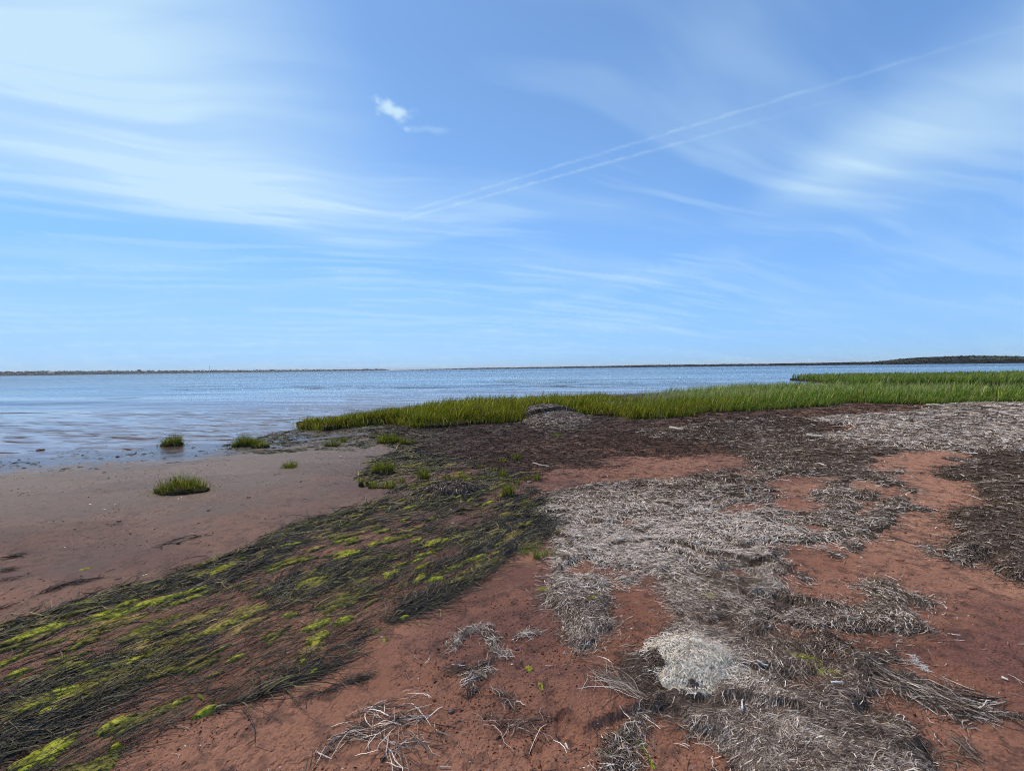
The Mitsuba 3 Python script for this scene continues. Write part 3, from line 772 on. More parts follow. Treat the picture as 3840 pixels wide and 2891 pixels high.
def house(u, v, w, hgt, dist, wall, label):
    k = number('house')
    x, y = far_pt(u, dist)
    dr_ = rays([[u, v]])[0]
    z = CAM[2] + dr_[2] / math.hypot(dr_[0], dr_[1]) * dist - hgt * 0.5
    a = azel(u, v)[0]
    M = np.array([[math.cos(a), math.sin(a), 0], [-math.sin(a), math.cos(a), 0], [0, 0, 1]])
    b = trimesh.creation.box(extents=(w, 9, hgt)); b.apply_translation((0, 0, hgt / 2))
    rp = trimesh.convex.convex_hull(np.array([[-w / 2 - .5, -5, hgt], [w / 2 + .5, -5, hgt], [-w / 2 - .5, 5, hgt], [w / 2 + .5, 5, hgt], [-w / 2 - .5, 0, hgt + 3], [w / 2 + .5, 0, hgt + 3]]))
    for part, mesh, mat in (('wall', b, wall), ('roof', rp, 'house_roof_material')):
        vv = np.array(mesh.vertices) @ M.T + [x, y, z]
        scene[f'{k}__{part}'] = mikit.ply(trimesh.Trimesh(vv, mesh.faces, process=False), mat)
    tag(k, label, 'house', 'houses on the far left shore')


house(190, 1399, 17, 5, 2440, 'pink_wall_material', 'orange walled house low among the woods, farthest left on the far shore')
house(763, 1391, 7, 5, 2760, 'house_wall_material', 'small white house alone right of centre of the far left woods')
for uu, ww, lb in ((1113, 14, 'white house leftmost of the far shore cluster of white houses'), (1148, 20, 'largest white house in the far shore cluster'), (1186, 8, 'small white house right of the largest one on the far shore'), (1203, 8, 'small white house rightmost of the far shore cluster')):
    house(uu, 1387.5, ww, 6, 2990, 'house_wall_material', lb)
k = 'radio_mast'
x, y = far_pt(786, 2790)
mm = trimesh.util.concatenate([trimesh.creation.cylinder(0.8, segment=[[x, y, 0], [x, y, 36]], sections=6), trimesh.creation.box(extents=(7, 0.8, 0.8), transform=trimesh.transformations.translation_matrix([x, y, 33]))])
scene[k] = mikit.ply(mm, 'house_roof_material')
tag(k, 'thin grey mast rising above the far left woods', 'mast')

# ------------------------------------------------------------------ wrack and weed
def zone_points(S, n, lo=0.0, amin=-1.1, amax=1.1, rmin=1.0, rmax=60, prob=None):
    xs, ys, rs, got = [], [], [], 0
    for _ in range(40):
        x, y, r = draw(n * 3, rmin, rmax, amin, amax)
        s = look_up(S, x, y)
        m = s > lo
        if prob is not None:
            m &= rng.uniform(0, 1, len(x)) < prob(x, y, s)
        xs.append(x[m]); ys.append(y[m]); rs.append(r[m]); got += m.sum()
        if got >= n:
            break
    return np.concatenate(xs)[:n], np.concatenate(ys)[:n], np.concatenate(rs)[:n]


def mat_mesh(key, S, Tt):
    """the matted layer under loose strands: one sheet that closes on the sand at its rim."""
    Z = np.where(S > 0, GZ + Tt + 0.003, GZ - 0.012)
    v, f = grid_mesh(Z, 3, 3, S > 0)
    if np.cross(v[f[0, 1]] - v[f[0, 0]], v[f[0, 2]] - v[f[0, 0]])[2] < 0:
        f = f[:, ::-1]
    scene[key] = mikit.ply(trimesh.Trimesh(v, f, process=False), 'wrack_material', smooth=True)


def p3(x, y):
    return np.stack([x, y, 0 * x], -1)


BLACK, BROWN, GREYB, PALE, WHITE = (0.052, 0.041, 0.036), (0.108, 0.080, 0.068), (0.190, 0.150, 0.126), (0.38, 0.32, 0.275), (0.70, 0.63, 0.57)
PAL = [BLACK, BROWN, GREYB, PALE, WHITE]
BRIGHT = [(2350, 2090, 0.9, 0.9), (2240, 1890, 1.2, 0.5), (2600, 1960, 1.0, 0.6), (2780, 1955, 0.8, 0.6), (2590, 2480, 0.22, 1.6), (2860, 2640, 0.20, 0.8), (2700, 2760, 0.25, 0.7), (2740, 1990, 0.8, 0.7), (2350, 1930, 0.9, 0.5), (2810, 2250, 0.4, 0.5), (3150, 1870, 0.8, 0.5), (3360, 2260, 0.3, 0.3), (2560, 2430, 0.25, 0.6)]
DARKS = [(2500, 2560, 0.3, 0.7), (3000, 2700, 0.4, 0.6), (2450, 2620, 0.25, 0.5), (3290, 2500, 0.3, 0.8), (2700, 2120, 0.4, 0.6), (2520, 1945, 0.4, 0.8), (3380, 1855, 0.4, 0.8), (2900, 2420, 0.4, 0.3)]
bw = [(gp([(a, b)])[0][:2], s, w) for a, b, s, w in BRIGHT] + [(gp([(a, b)])[0][:2], s, -w) for a, b, s, w in DARKS]


def tone(x, y):
    t = 1.6 * (meshkit.fbm(p3(x, y) * 1.4 + 12, 4, 201) - 0.5) + 1.2 * (meshkit.fbm(p3(x, y) * 6 + 12, 3, 202) - 0.5) + 5.0 * (look_up(TH, x, y) - 0.05) - 1.5 * look_up(FOLD_SHADE, x, y)  # last term paints fold shade into the strand colours
    for c, s, w in bw:
        t = t + w * np.exp(-((x - c[0]) ** 2 + (y - c[1]) ** 2) / s ** 2)
    return t


def wrack(key, S, Tt, n, base, spread, label, cat, rmin=1.0, rmax=60, amin=-1.1, amax=1.1, w0=0.0023, hump=0.009, toned=True, gx=1.0):
    x, y, r = zone_points(S, n, -0.22, amin, amax, rmin, rmax, lambda x, y, s: np.where(s > 0, 1.0, 0.55 * np.exp(np.minimum(s, 0) / (0.012 * np.hypot(x, y)))))
    n = len(x)
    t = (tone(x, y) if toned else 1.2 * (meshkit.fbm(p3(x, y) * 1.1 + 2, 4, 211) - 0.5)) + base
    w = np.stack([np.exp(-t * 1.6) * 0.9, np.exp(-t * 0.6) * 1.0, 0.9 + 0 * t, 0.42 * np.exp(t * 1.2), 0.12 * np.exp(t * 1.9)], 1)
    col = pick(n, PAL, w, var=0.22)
    fl = 3.0 * (meshkit.fbm(p3(x, y) * 1.3 + 70, 3, 221) - 0.5) * 2
    ang = fl + rng.normal(0, spread, n) + math.pi * rng.integers(0, 2, n)
    ln_ = np.clip(rng.lognormal(math.log(0.052), 0.45, n), 0.015, 0.15) * np.clip(r / 5.0, 0.8, 6)
    wd = np.maximum(w0, r * PXM * 0.45) * rng.uniform(0.55, 1.3, n)
    m = strands(x, y, ang, ln_, wd, 0.35, col, top_z, lift=0.004 + 0.0, hump=0.7 * hump * np.clip(r / 8, 0.7, 2.5), k=4, tilt=0.38)
    if Tt is not None:
        mat_mesh(key + '__mat', S, Tt)
        put(key + '__strands', m, 'strand_material')
        labels[key + '__mat'] = {'kind': 'stuff'}
        labels[key + '__strands'] = {'kind': 'stuff'}
    else:
        put(key, m, 'strand_material')
    tag(key, label, cat, kind='stuff')


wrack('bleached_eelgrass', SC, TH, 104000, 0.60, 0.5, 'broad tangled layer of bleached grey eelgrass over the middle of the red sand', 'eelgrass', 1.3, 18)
wrack('olive_eelgrass', SB2, TH, 18000, 0.10, 0.5, 'flat grey brown eelgrass between the dark film and the red path', 'eelgrass', 5, 30, 0.1, 1.0, toned=False)
wrack('dark_eelgrass', SD, TH, 32000, -0.35, 0.8, 'thick dark heap of eelgrass along the right edge beside the red path', 'eelgrass', 2.5, 20, 0.6, 1.15, hump=0.012, toned=False)
wrack('pale_eelgrass', SE, TH, 28000, 1.25, 0.5, 'smooth sheet of pale straw eelgrass below the grass at the far right', 'eelgrass', 6, 40, 0.4, 1.1, toned=False)

# thin dark film of broken eelgrass, with the red sand showing through in places
gaps = [(gp([(a, b)])[0][:2], s) for a, b, s in ((1965, 1745, 0.45), (2480, 1790, 0.9), (2650, 1745, 1.3), (2560, 1765, 1.2), (2110, 1808, 0.6), (2760, 1730, 0.9), (2300, 1722, 0.5), (1780, 1815, 0.35), (2420, 1800, 0.5))]


FILM_FOOT = LineString(gp([(2000, 1826), (2216, 1812), (2400, 1800), (2646, 1770), (2840, 1745)])[:, :2])


def film_prob(x, y, s):
    p = 1.0 - 0.0 * x
    for c, sc in gaps:
        p = p - 0.85 * np.exp(-(((x - c[0]) / (1.3 * sc)) ** 2 + ((y - c[1]) / (0.55 * sc)) ** 2))
    k = meshkit.fbm(p3(x, y) * np.array([1.2, 2.4, 1]), 4, 231)
    k2 = meshkit.fbm(p3(x, y) * np.array([5, 9, 1]), 3, 232)
    low = np_ss(-0.3, 0.9, -shapely.distance(shapely.points(x, y), FILM_FOOT) + 1.2)
    return np.clip(p - 0.25 * low + 1.8 * (k - 0.45) + 2.0 * (k2 - 0.5), 0.04, 1)


x, y, r = zone_points(SB, 44000, -0.02, -0.5, 0.9, 4, 32, film_prob)
far_k = np_ss(0.35, 0.7, meshkit.fbm(p3(x, y) * 0.5, 3, 233))
w = np.stack([0.9 + 0 * x, 0.9 + 0 * x, 0.16 + 0.35 * far_k, 0.03 + 0.05 * far_k, 0.004 + 0 * x], 1)
col = pick(len(x), [(0.040, 0.030, 0.028), (0.080, 0.057, 0.048), (0.140, 0.112, 0.086), (0.27, 0.23, 0.17), (0.5, 0.47, 0.42)], w)
put('dark_eelgrass_film', strands(x, y, rng.normal(0.1, 0.7, len(x)) + math.pi * rng.integers(0, 2, len(x)), np.clip(rng.lognormal(math.log(0.07), 0.4, len(x)), 0.03, 0.2) * np.clip(r / 5, 1, 5), np.maximum(0.0025, r * PXM * 0.42), 0.5, col, top_z, 0.003, 0.006 * np.clip(r / 8, 0.7, 2)), 'strand_material')
tag('dark_eelgrass_film', 'thin dark film of broken eelgrass between the marsh bank and the grey wrack', 'eelgrass', kind='stuff')

# ---- band of black weed combed along the shore
axis = gp([(-700, 2900), (0, 2610), (600, 2430), (1200, 2150), (1700, 1980), (1990, 1870)])[:, :2]
axl = LineString(axis)


def flow(x, y):
    seg = np.diff(axis, axis=0)
    mid = 0.5 * (axis[1:] + axis[:-1])
    a = np.arctan2(seg[:, 1], seg[:, 0])
    d2 = (x[:, None] - mid[:, 0]) ** 2 + (y[:, None] - mid[:, 1]) ** 2
    w = 1 / (d2 + 0.3) ** 1.5
    return (w * a).sum(1) / w.sum(1)


ax0 = math.atan2(axis[3, 1] - axis[1, 1], axis[3, 0] - axis[1, 0])


def comb(x, y, seed, fa=0.8, fc=5.0):
    """streaky noise, long along the band."""
    u, v = x * math.cos(ax0) + y * math.sin(ax0), -x * math.sin(ax0) + y * math.cos(ax0)
    v = v + 0.35 * (meshkit.fbm(np.stack([u, v, 0 * u], -1) * 1.1, 3, seed + 5) - 0.5)
    return meshkit.fbm(np.stack([u * fa, v * fc, 0 * u], -1), 4, seed)


PEEL = [(gp([(a, b)])[0][:2], s) for a, b, s in ((820, 2450, 0.30), (560, 2400, 0.25), (1700, 1960, 0.5), (1000, 2300, 0.25), (650, 2640, 0.25), (300, 2440, 0.25), (150, 2620, 0.25), (1450, 2150, 0.35), (1600, 2080, 0.3), (1560, 2180, 0.25))]


def weed_prob(x, y, s):
    k = comb(x, y, 301)
    rim = np.exp(-np.abs(s) / 0.12)
    k3 = meshkit.fbm(p3(x, y) * 1.1 + 8, 3, 309)
    k4 = meshkit.fbm(p3(x, y) * 5.0 + 8, 3, 310)
    p = np_ss(0.42, 0.58, k + 0.04 * rim + 0.35 * (k3 - 0.5) + 0.30 * (k4 - 0.5))
    for c, sc in PEEL:
        p = p * (1 - 0.7 * np.exp(-((x - c[0]) ** 2 + (y - c[1]) ** 2) / sc ** 2))
    return 0.04 + 0.96 * p


x, y, r = zone_points(SA, 27000, -0.01, -1.15, 0.3, 1.2, 16, weed_prob)
nA = len(x)
k2 = comb(x, y, 321, 0.7, 3)
w = np.stack([0.70 + 0 * x, 0.75 + 0 * x, 0.18 + 1.0 * np_ss(0.48, 0.6, k2), 0.05 + 0.45 * np_ss(0.42, 0.62, k2) + 0.65 * np_ss(5, 8, r), 0.015 + 0 * x], 1)
col = pick(nA, [(0.018, 0.017, 0.016), (0.056, 0.046, 0.036), (0.110, 0.105, 0.036), (0.22, 0.17, 0.068), (0.36, 0.31, 0.19)], w, var=0.4)
ln_ = np.clip(rng.lognormal(math.log(0.19), 0.5, nA), 0.05, 0.6) * np.clip(r / 5, 0.85, 2.2)
fa = flow(x, y) + 1.3 * (meshkit.fbm(p3(x, y) * 1.5, 3, 331) - 0.5) + rng.normal(0, 1, nA) * rng.choice([0.18, 0.30, 0.9], nA, p=[0.5, 0.35, 0.15])
put('black_seaweed', strands(x, y, fa, ln_, np.maximum(0.0034, r * PXM * 0.58) * rng.uniform(0.4, 1.4, nA), 0.30 * rng.uniform(0.3, 1.6, nA), col, top_z, 0.006, 0.012 + 0.02 * rng.uniform(0, 1, nA) ** 2, k=6, tilt=0.7), 'wet_strand_material')
tag('black_seaweed', 'long black strands of seaweed combed in a band across the left foreground', 'seaweed', kind='stuff')


# ---- green algae pads
def pad(px, L, W, ang, key='algae_patch', label=None, group=None, thick=0.014, tint=0, wpt=None, g=None, lift=0.016):
    g = g or rng
    c = gp([px])[0] if wpt is None else np.array(wpt)
    na, nr = 30, 5
    th = np.arange(na) / na * 2 * math.pi
    o = g.uniform(0, 50, 3)
    rag = 0.45 + 1.0 * meshkit.fbm(np.stack([np.cos(th) * 2.6 + o[0], np.sin(th) * 2.6 + o[1], 0 * th], -1), 3, 5)
    V = [[0, 0]]
    for i in range(1, nr + 1):
        f = i / nr
        V += list(np.column_stack([np.cos(th) * L / 2 * f * rag, np.sin(th) * W / 2 * f * rag]))
    V = np.array(V)
    lv = np.concatenate([[0], np.repeat(np.arange(1, nr + 1) / nr, na)])
    V[:, 1] += 0.10 * W * np.sin(V[:, 0] / L * 5 + o[2])
    x = c[0] + V[:, 0] * math.cos(ang) - V[:, 1] * math.sin(ang)
    y = c[1] + V[:, 0] * math.sin(ang) + V[:, 1] * math.cos(ang)
    bump = meshkit.fbm(np.stack([x, y, 0 * x], -1) * 26, 3, 8)
    z = top_z(x, y) + (0.35 * thick * (0.1 + 1.5 * bump) + lift) * (1 - lv ** 4) - 0.006 * (lv >= 0.999)
    f = [[0, 1 + j, 1 + (j + 1) % na] for j in range(na)]
    for i in range(nr - 1):
        a, b = 1 + i * na, 1 + (i + 1) * na
        for j in range(na):
            f += [[a + j, b + j, b + (j + 1) % na], [a + j, b + (j + 1) % na, a + (j + 1) % na]]
    key = number(key)
    scene[key] = mikit.ply(trimesh.Trimesh(np.column_stack([x, y, z]), np.array(f), process=False), 'algae_material' if tint == 0 else tint, smooth=True)
    tag(key, label, 'algae patch', group)
    return key


def seg(p0, p1):
    a, b = gp([p0, p1])[:, :2]
    return math.atan2(b[1] - a[1], b[0] - a[0]), np.linalg.norm(b - a)


BIG = [((700, 2410), (985, 2290), 0.085, 'long bright green algae strip in the middle of the black seaweed band'), ((20, 2900), (305, 2755), 0.17, 'largest yellow green algae patch in the bottom left corner'),
       ((360, 2745), (520, 2690), 0.085, 'bright green algae patch just right of the largest one at bottom left'), ((10, 2540), (125, 2515), 0.07, 'bright algae patch at the left frame edge halfway down the seaweed band'),
       ((285, 2515), (370, 2487), 0.05, 'narrow bright algae strip beside the left part of the seaweed'), ((140, 2622), (345, 2565), 0.05, 'thin dull yellow algae strip along bare sand on the left'),
       ((405, 2825), (462, 2790), 0.06, 'small round yellow algae patch low at the band edge on the left'), ((725, 2695), (830, 2650), 0.06, 'yellow algae strip on the lower edge of the seaweed band'),
       ((430, 2285), (520, 2245), 0.09, 'bright algae patch near the upper edge of the seaweed band on the left'), ((340, 2325), (450, 2300), 0.08, 'bright algae patch second from the upper edge on the left'),
       ((1165, 2435), (1220, 2360), 0.12, 'upright yellow green algae patch at the notch of the lower seaweed edge'), ((1140, 2370), (1245, 2315), 0.10, 'olive algae patch above the notch of the lower seaweed edge'),
       ((1245, 2350), (1330, 2310), 0.10, 'dark green algae patch right of the notch in the seaweed edge'), ((1060, 2320), (1120, 2295), 0.09, 'yellow algae patch left of the olive one in the middle band'),
       ((1450, 2165), (1500, 2130), 0.09, 'pale yellow algae patch in the dark upper right of the band'), ((1400, 2000), (1465, 1985), 0.10, 'bright algae patch with a long stalk in the upper band'),
       ((1690, 2020), (1735, 2005), 0.10, 'green algae patch near the bare purple sand in the upper band'), ((1290, 2030), (1345, 2018), 0.12, 'leaf green algae patch in the upper middle of the band'),
       ((1385, 2055), (1425, 2030), 0.12, 'yellow algae patch left of the bare purple sand'), ((1430, 2160), (1490, 2140), 0.08, 'long yellow algae patch above the lower right edge of the band'),
       ((1550, 2185), (1600, 2150), 0.10, 'twin yellow algae patch near the right end of the lower seaweed edge'), ((1610, 2185), (1665, 2165), 0.09, 'tan yellow algae patch at the right end of the lower seaweed edge'),
       ((1495, 2325), (1540, 2312), 0.05, 'thin yellow green algae strip at the lower seaweed edge beside red sand'), ((1120, 2495), (1150, 2480), 0.05, 'small bright algae strip at the lower seaweed edge'), ((1140, 2545), (1200, 2510), 0.04, 'narrow algae strip lying just outside the lower seaweed edge')]
REFS = ['the long bright strip', 'the largest corner patch', 'the patch beside the largest one', 'the bright patch at the left edge', 'the narrow bright left strip', 'the thin dull yellow strip', 'the small round low patch', 'the yellow strip at the lower edge',
        'the bright patch near the upper edge', 'the second bright upper patch', 'the upright patch at the notch', 'the olive patch above the notch', 'the dark green notch patch', 'the yellow middle patch', 'the pale patch at upper right', 'the patch with a stalk',
        'the patch by purple sand', 'the leaf green patch', 'the yellow patch left of purple sand', 'the long yellow lower right patch', 'the twin yellow patch', 'the tan yellow end patch', 'the thin strip by red sand', 'the small lower edge strip', 'the strip outside the edge',
        'the bright bent grass tuft', 'the row of grass shoots', 'the dark lump', 'the black based clump', 'the tall dark based tuft', 'the short olive tuft', 'the withered shoots', 'the central red sand shoots', 'the thin sprig beyond the lump']
LAND = [(1585, 1796), (1430, 1830), (1695, 1842), (1430, 1782), (1905, 1864), (1680, 1803), (1975, 1905), (1990, 2090), (1735, 1795)]
for p0, p1, wdt, lb in BIG:
    a, L = seg(p0, p1)
    pad(((p0[0] + p1[0]) / 2, (p0[1] + p1[1]) / 2), L * 1.1, wdt, a, 'algae_patch', lb, 'algae patches in the seaweed band')
for px, L, W, lb in (((322, 2130), 0.12, 0.06, 'lone bright algae patch on the bare purple mud at the left'), ((2225, 2255), 0.13, 0.08, 'yellow green algae patch on the grey wrack tongue in the centre'), ((2655, 2243), 0.16, 0.13, 'pale green algae patch on the grey wrack below the red pocket'),
                     ((3020, 2480), 0.26, 0.12, 'large yellow green algae patch on the dark wrack at right'), ((3100, 2525), 0.20, 0.09, 'yellow green algae patch just right of the large one on the dark wrack'), ((2045, 2215), 0.16, 0.11, 'dull olive algae patch at the left edge of the grey wrack tongue'),
                     ((1410, 2365), 0.08, 0.05, 'small bright algae patch on red sand just off the notch'), ((1442, 2398), 0.045, 0.04, 'tiny bright algae patch on red sand below the notch'),
                     ((2340, 2760), 0.12, 0.08, 'olive algae patch in the loose strands at bottom centre'), ((2400, 2790), 0.06, 0.10, 'upright olive algae patch right of the other one at bottom centre'), ((2290, 2820), 0.12, 0.05, 'flat olive algae patch under the loose strands at bottom centre'), ((2435, 2845), 0.025, 0.11, 'narrow fresh green algae strip at the bottom frame edge'),
                     ((1985, 2510), 0.05, 0.06, 'pale green algae tuft on red sand left of the wrack'), ((2030, 2575), 0.03, 0.07, 'leaf green algae strip trailing below the pale green tuft')):
    a = flow(np.array([gp([px])[0][0]]), np.array([gp([px])[0][1]]))[0] if px[0] < 1500 else (-0.45 if px[0] > 2900 else 0.1)
    pad(px, L, W, a, 'algae_patch', lb, None, thick=0.006, lift=0.003, tint='olive_algae_material' if 'olive' in lb else 0)
x, y, r = zone_points(SA, 620, 0.05, -1.0, 0.25, 1.8, 12)
sel = rng.uniform(0, 1, len(x)) < 0.15 + np_ss(0.40, 0.55, comb(x, y, 351, 0.6, 1.5) + 0.05)
x, y, r = x[sel][:290], y[sel][:290], r[sel][:290]
fl = flow(x, y) + rng.normal(0, 0.15, len(x))
sv = look_up(SA, x, y)
cx_ = -x * math.sin(ax0) + y * math.cos(ax0)
seen = {}
big_xy = gp([((a[0] + b[0]) / 2, (a[1] + b[1]) / 2) for a, b, _, _ in BIG] + LAND)[:, :2]
for i in range(len(x)):
    L = float(np.clip(rng.lognormal(math.log(0.15), 0.45), 0.06, 0.40)) * (1 + 0.08 * r[i])
    kind, wr_ = rng.choice([0, 1, 2], p=[0.30, 0.42, 0.28]), rng.uniform(0.22, 0.50)
    colour = ('yellow green', 'olive', 'tan')[kind]
    dxy = np.array([x[i], y[i]]) - big_xy
    near_ = int(np.argmin(np.hypot(dxy[:, 0], dxy[:, 1])))
    side = ('right of' if dxy[near_, 0] > 0 else 'left of') if abs(dxy[near_, 0]) > 0.6 * abs(dxy[near_, 1]) else ('beyond' if dxy[near_, 1] > 0 else 'in front of')
    where = 'close' if np.hypot(*dxy[near_]) < 0.45 else 'well'
    size = 'long' if L > 0.20 else 'short' if L > 0.12 else 'tiny'
    lb = f'{size} {colour} algae patch {where} {side} {REFS[near_]}'
    while lb in seen and len(lb.split()) < 16 and 'slender' not in lb and 'broad' not in lb and seen[lb] < 3:
        seen[lb] += 1
        lb = lb.replace('algae patch', ('slender algae patch', 'broad algae patch')[int(wr_ > 0.36)]) if 'slender' not in lb and 'broad' not in lb else lb
    seen[lb] = seen.get(lb, 0) + 1
    pad(None, L, L * wr_, fl[i], 'small_algae_patch', lb, 'small algae patches among the black seaweed', 0.010, tint=('algae_material', 'olive_algae_material', 'tan_algae_material')[kind], wpt=(x[i], y[i]), lift=0.0135 + 0.004 * (r[i] > 4))
# strands lying over the algae
x, y, r = zone_points(SA, 5000, 0.0, -1.15, 0.3, 1.2, 14)
n_ = len(x)
put('loose_seaweed', strands(x, y, flow(x, y) + rng.normal(0, 0.3, n_), np.clip(rng.lognormal(math.log(0.18), 0.4, n_), 0.05, 0.5) * np.clip(r / 5, 0.85, 2), np.maximum(0.0028, r * PXM * 0.45) * rng.uniform(0.5, 1.2, n_), 0.22, pick(n_, [(0.012, 0.013, 0.012), (0.032, 0.032, 0.026), (0.10, 0.09, 0.04)], [1, 0.6, 0.3]), top_z, 0.018, 0.022, k=6, tilt=0.7), 'wet_strand_material')
tag('loose_seaweed', 'sparse dark strands lying over the green algae of the seaweed band', 'seaweed', kind='stuff')

# ------------------------------------------------------------------ tufts of grass standing on the mud
def tuft(px, wpx, hpx, nb, sod, label, pal=GREENS, wts=(0.35, 0.35, 0.15, 0.3, 0.08), depth=0.55, cat='grass tuft', key='grass_tuft', sparse=False, lean=0.28):
    c = gp([px])[0]
    mpp = c[1] / FP
    W, h = wpx * mpp, hpx * mpp
    key = number(key)
    zb = ground_z(np.array([c[0]]), np.array([c[1]]))[0]
    cy = c[1] + 0.5 * W * depth
    if sod:
        ico = trimesh.creation.icosphere(3)
        v = np.array(ico.vertices)
        o = v * 1.7 + [c[0] * 3, c[1] * 3, 0]
        v = v * (0.45 + 0.75 * meshkit.fbm(o, 3, 33) + 0.55 * meshkit.fbm(o * 4.0, 3, 34) - 0.1)[:, None]
        v[:, 2] = np.sign(v[:, 2]) * np.abs(v[:, 2]) ** 0.6
        v = v * [W / 2 * 0.92, W / 2 * depth * 0.92, sod * 0.8]
        v[:, 2] = np.maximum(v[:, 2], -0.03)
        scene[key + '__sod'] = mikit.ply(trimesh.Trimesh(v + [c[0], cy, zb], ico.faces, process=False), 'peat_material', smooth=True)
    nb = int(nb * 1.25)
    a, q = rng.uniform(0, 2 * math.pi, nb), np.sqrt(rng.uniform(0, 1.12, nb)) * (0.85 + 0.3 * meshkit.fbm(rng.uniform(0, 9, (nb, 3)), 2, 36))
    far_ = rng.uniform(0, 1, nb) < 0.10
    q = np.where(far_, rng.uniform(1.0, 1.7, nb), q * (0.75 + 0.5 * meshkit.fbm(np.stack([np.cos(a) * 1.5 + c[0], np.sin(a) * 1.5, 0 * a], -1), 3, 37)))
    x, y = c[0] + W / 2 * 0.92 * q * np.cos(a), cy + W / 2 * depth * 0.92 * q * np.sin(a)
    cl = meshkit.fbm(p3(x, y) * 9, 2, 35)
    z = ground_z(x, y) - 0.01 + (0.9 * sod * np.sqrt(np.clip(1 - q ** 2, 0, 1)) if sod else 0)
    hh = h * (0.40 + 0.9 * cl) * rng.uniform(0.4, 1.25, nb) * (1 - 0.25 * np.minimum(q, 1)) * np.where(far_, 0.5, 1)
    col = pick(nb, pal, wts)
    m = blades(x, y, z, hh, np.full(nb, max(0.004, c[1] * PXM * 0.33)) * rng.uniform(0.6, 1.3, nb), lean * (1 + 1.2 * np.minimum(q, 1.1) ** 3), col, col * 1.1, la=a, ls=0.9)
    scene[key + '__blades'] = None
    put(key + '__blades', m, 'blade_material')
    labels[key + '__blades'] = {'kind': 'stuff'}
    tag(key, label, cat)


tuft((640, 1858), 205, 52, 900, 0.10, 'broad low grass clump on a dark sod in the middle of the wet mud')
tuft((630, 1676), 78, 42, 420, 0.12, 'small grass clump on a dark sod standing right at the water edge')
tuft((905, 1678), 95, 50, 420, 0.13, 'grass clump with ragged dark sod beside the water, left of the marsh bank')
tuft((965, 1682), 72, 24, 220, 0.09, 'flat low sod with short grass joined to the clump by the water')
tuft((1080, 1757), 52, 62, 170, 0, 'lone upright grass tuft on bare mud without a sod')
tuft((1240, 1674), 66, 42, 150, 0.03, 'grass tuft in the wet weed below the tip of the marsh bank')
tuft((1285, 1658), 22, 42, 60, 0, 'thin grass sprig just right of the tuft below the bank tip')
tuft((1450, 1664), 96, 44, 420, 0.05, 'wide grass tuft in the weed below the left part of the bank')
tuft((1515, 1668), 36, 36, 140, 0.05, 'small dark rooted grass tuft right of the wide one below the bank')
tuft((1400, 1642), 38, 14, 60, 0.04, 'dark stubby sod with little grass left of the wide tuft')
tuft((1548, 1664), 20, 34, 40, 0, 'thin grass sprig at the right end of the row below the bank')
tuft((1430, 1782), 90, 48, 380, 0.10, 'bushy grass clump with black hollow base at the upper left of the seaweed')
tuft((1352, 1826), 22, 30, 36, 0.09, 'black stump of sod leftmost in the row of grass shoots')
tuft((1376, 1822), 14, 26, 26, 0.08, 'thin black stump of sod second in the row of shoots')
tuft((1396, 1832), 40, 52, 90, 0.02, 'grass shoots third in the row at the seaweed corner')
tuft((1450, 1832), 70, 46, 170, 0.02, 'widest group of shoots in the row at the seaweed corner')
tuft((1500, 1812), 36, 40, 70, 0, 'grass shoots at the right end of the row at the seaweed corner')
tuft((1585, 1796), 44, 60, 190, 0.02, 'bright bent grass tuft in the middle of the upper weed')
tuft((1680, 1803), 48, 34, 110, 0, 'short olive grass tuft right of the bright bent one')
tuft((1735, 1795), 34, 40, 60, 0, 'sparse grass sprig beyond the dark lump of wrack')
tuft((1800, 1755), 22, 30, 40, 0, 'small grass sprig on the dark film, left of the line of shoots')
tuft((1846, 1766), 24, 30, 50, 0, 'small grass sprig second on the dark film')
tuft((1886, 1792), 26, 68, 70, 0, 'tall bent grass sprig on the dark film')
tuft((1880, 1732), 50, 24, 70, 0, 'low line of shoots on the dark film left of the red gap')
tuft((1935, 1724), 32, 36, 70, 0, 'grass sprig at the right end of the line of shoots')
tuft((1825, 1802), 66, 30, 90, 0, 'sparse low shoots at the edge of the dark film')
tuft((1905, 1864), 52, 74, 200, 0.06, 'tall dark based grass tuft between the seaweed and the grey wrack')
tuft((1972, 1800), 34, 32, 60, 0, 'grass sprig right of the tall bent one')
tuft((1942, 1818), 26, 44, 50, 0, 'upright sprig behind the tall dark based tuft')
tuft((2014, 1802), 24, 46, 60, 0, 'upright grass sprig by the twig on the red gap')
tuft((1975, 1905), 40, 30, 60, 0, 'withered olive shoots at the left edge of the grey wrack')
tuft((1968, 2084), 30, 52, 46, 0, 'green shoots leftmost in the row on red sand in the centre', GREENR)
tuft((2013, 2098), 28, 82, 70, 0, 'tallest green shoots of the row on red sand in the centre', GREENR)
tuft((2045, 2092), 22, 46, 34, 0, 'thin green shoots third in the row on red sand', GREENR)
tuft((2074, 2087), 18, 40, 26, 0, 'green shoots rightmost in the row beside the grey wrack', GREENR)
tuft((2126, 1592), 44, 28, 120, 0.04, 'small green plant rooted beside the wrack heap on the bank')
tuft((2090, 1638), 52, 18, 120, 0, 'pale green low plant on the dark film below the wrack heap', [(0.16, 0.20, 0.05), (0.22, 0.25, 0.09)], (1, 1))

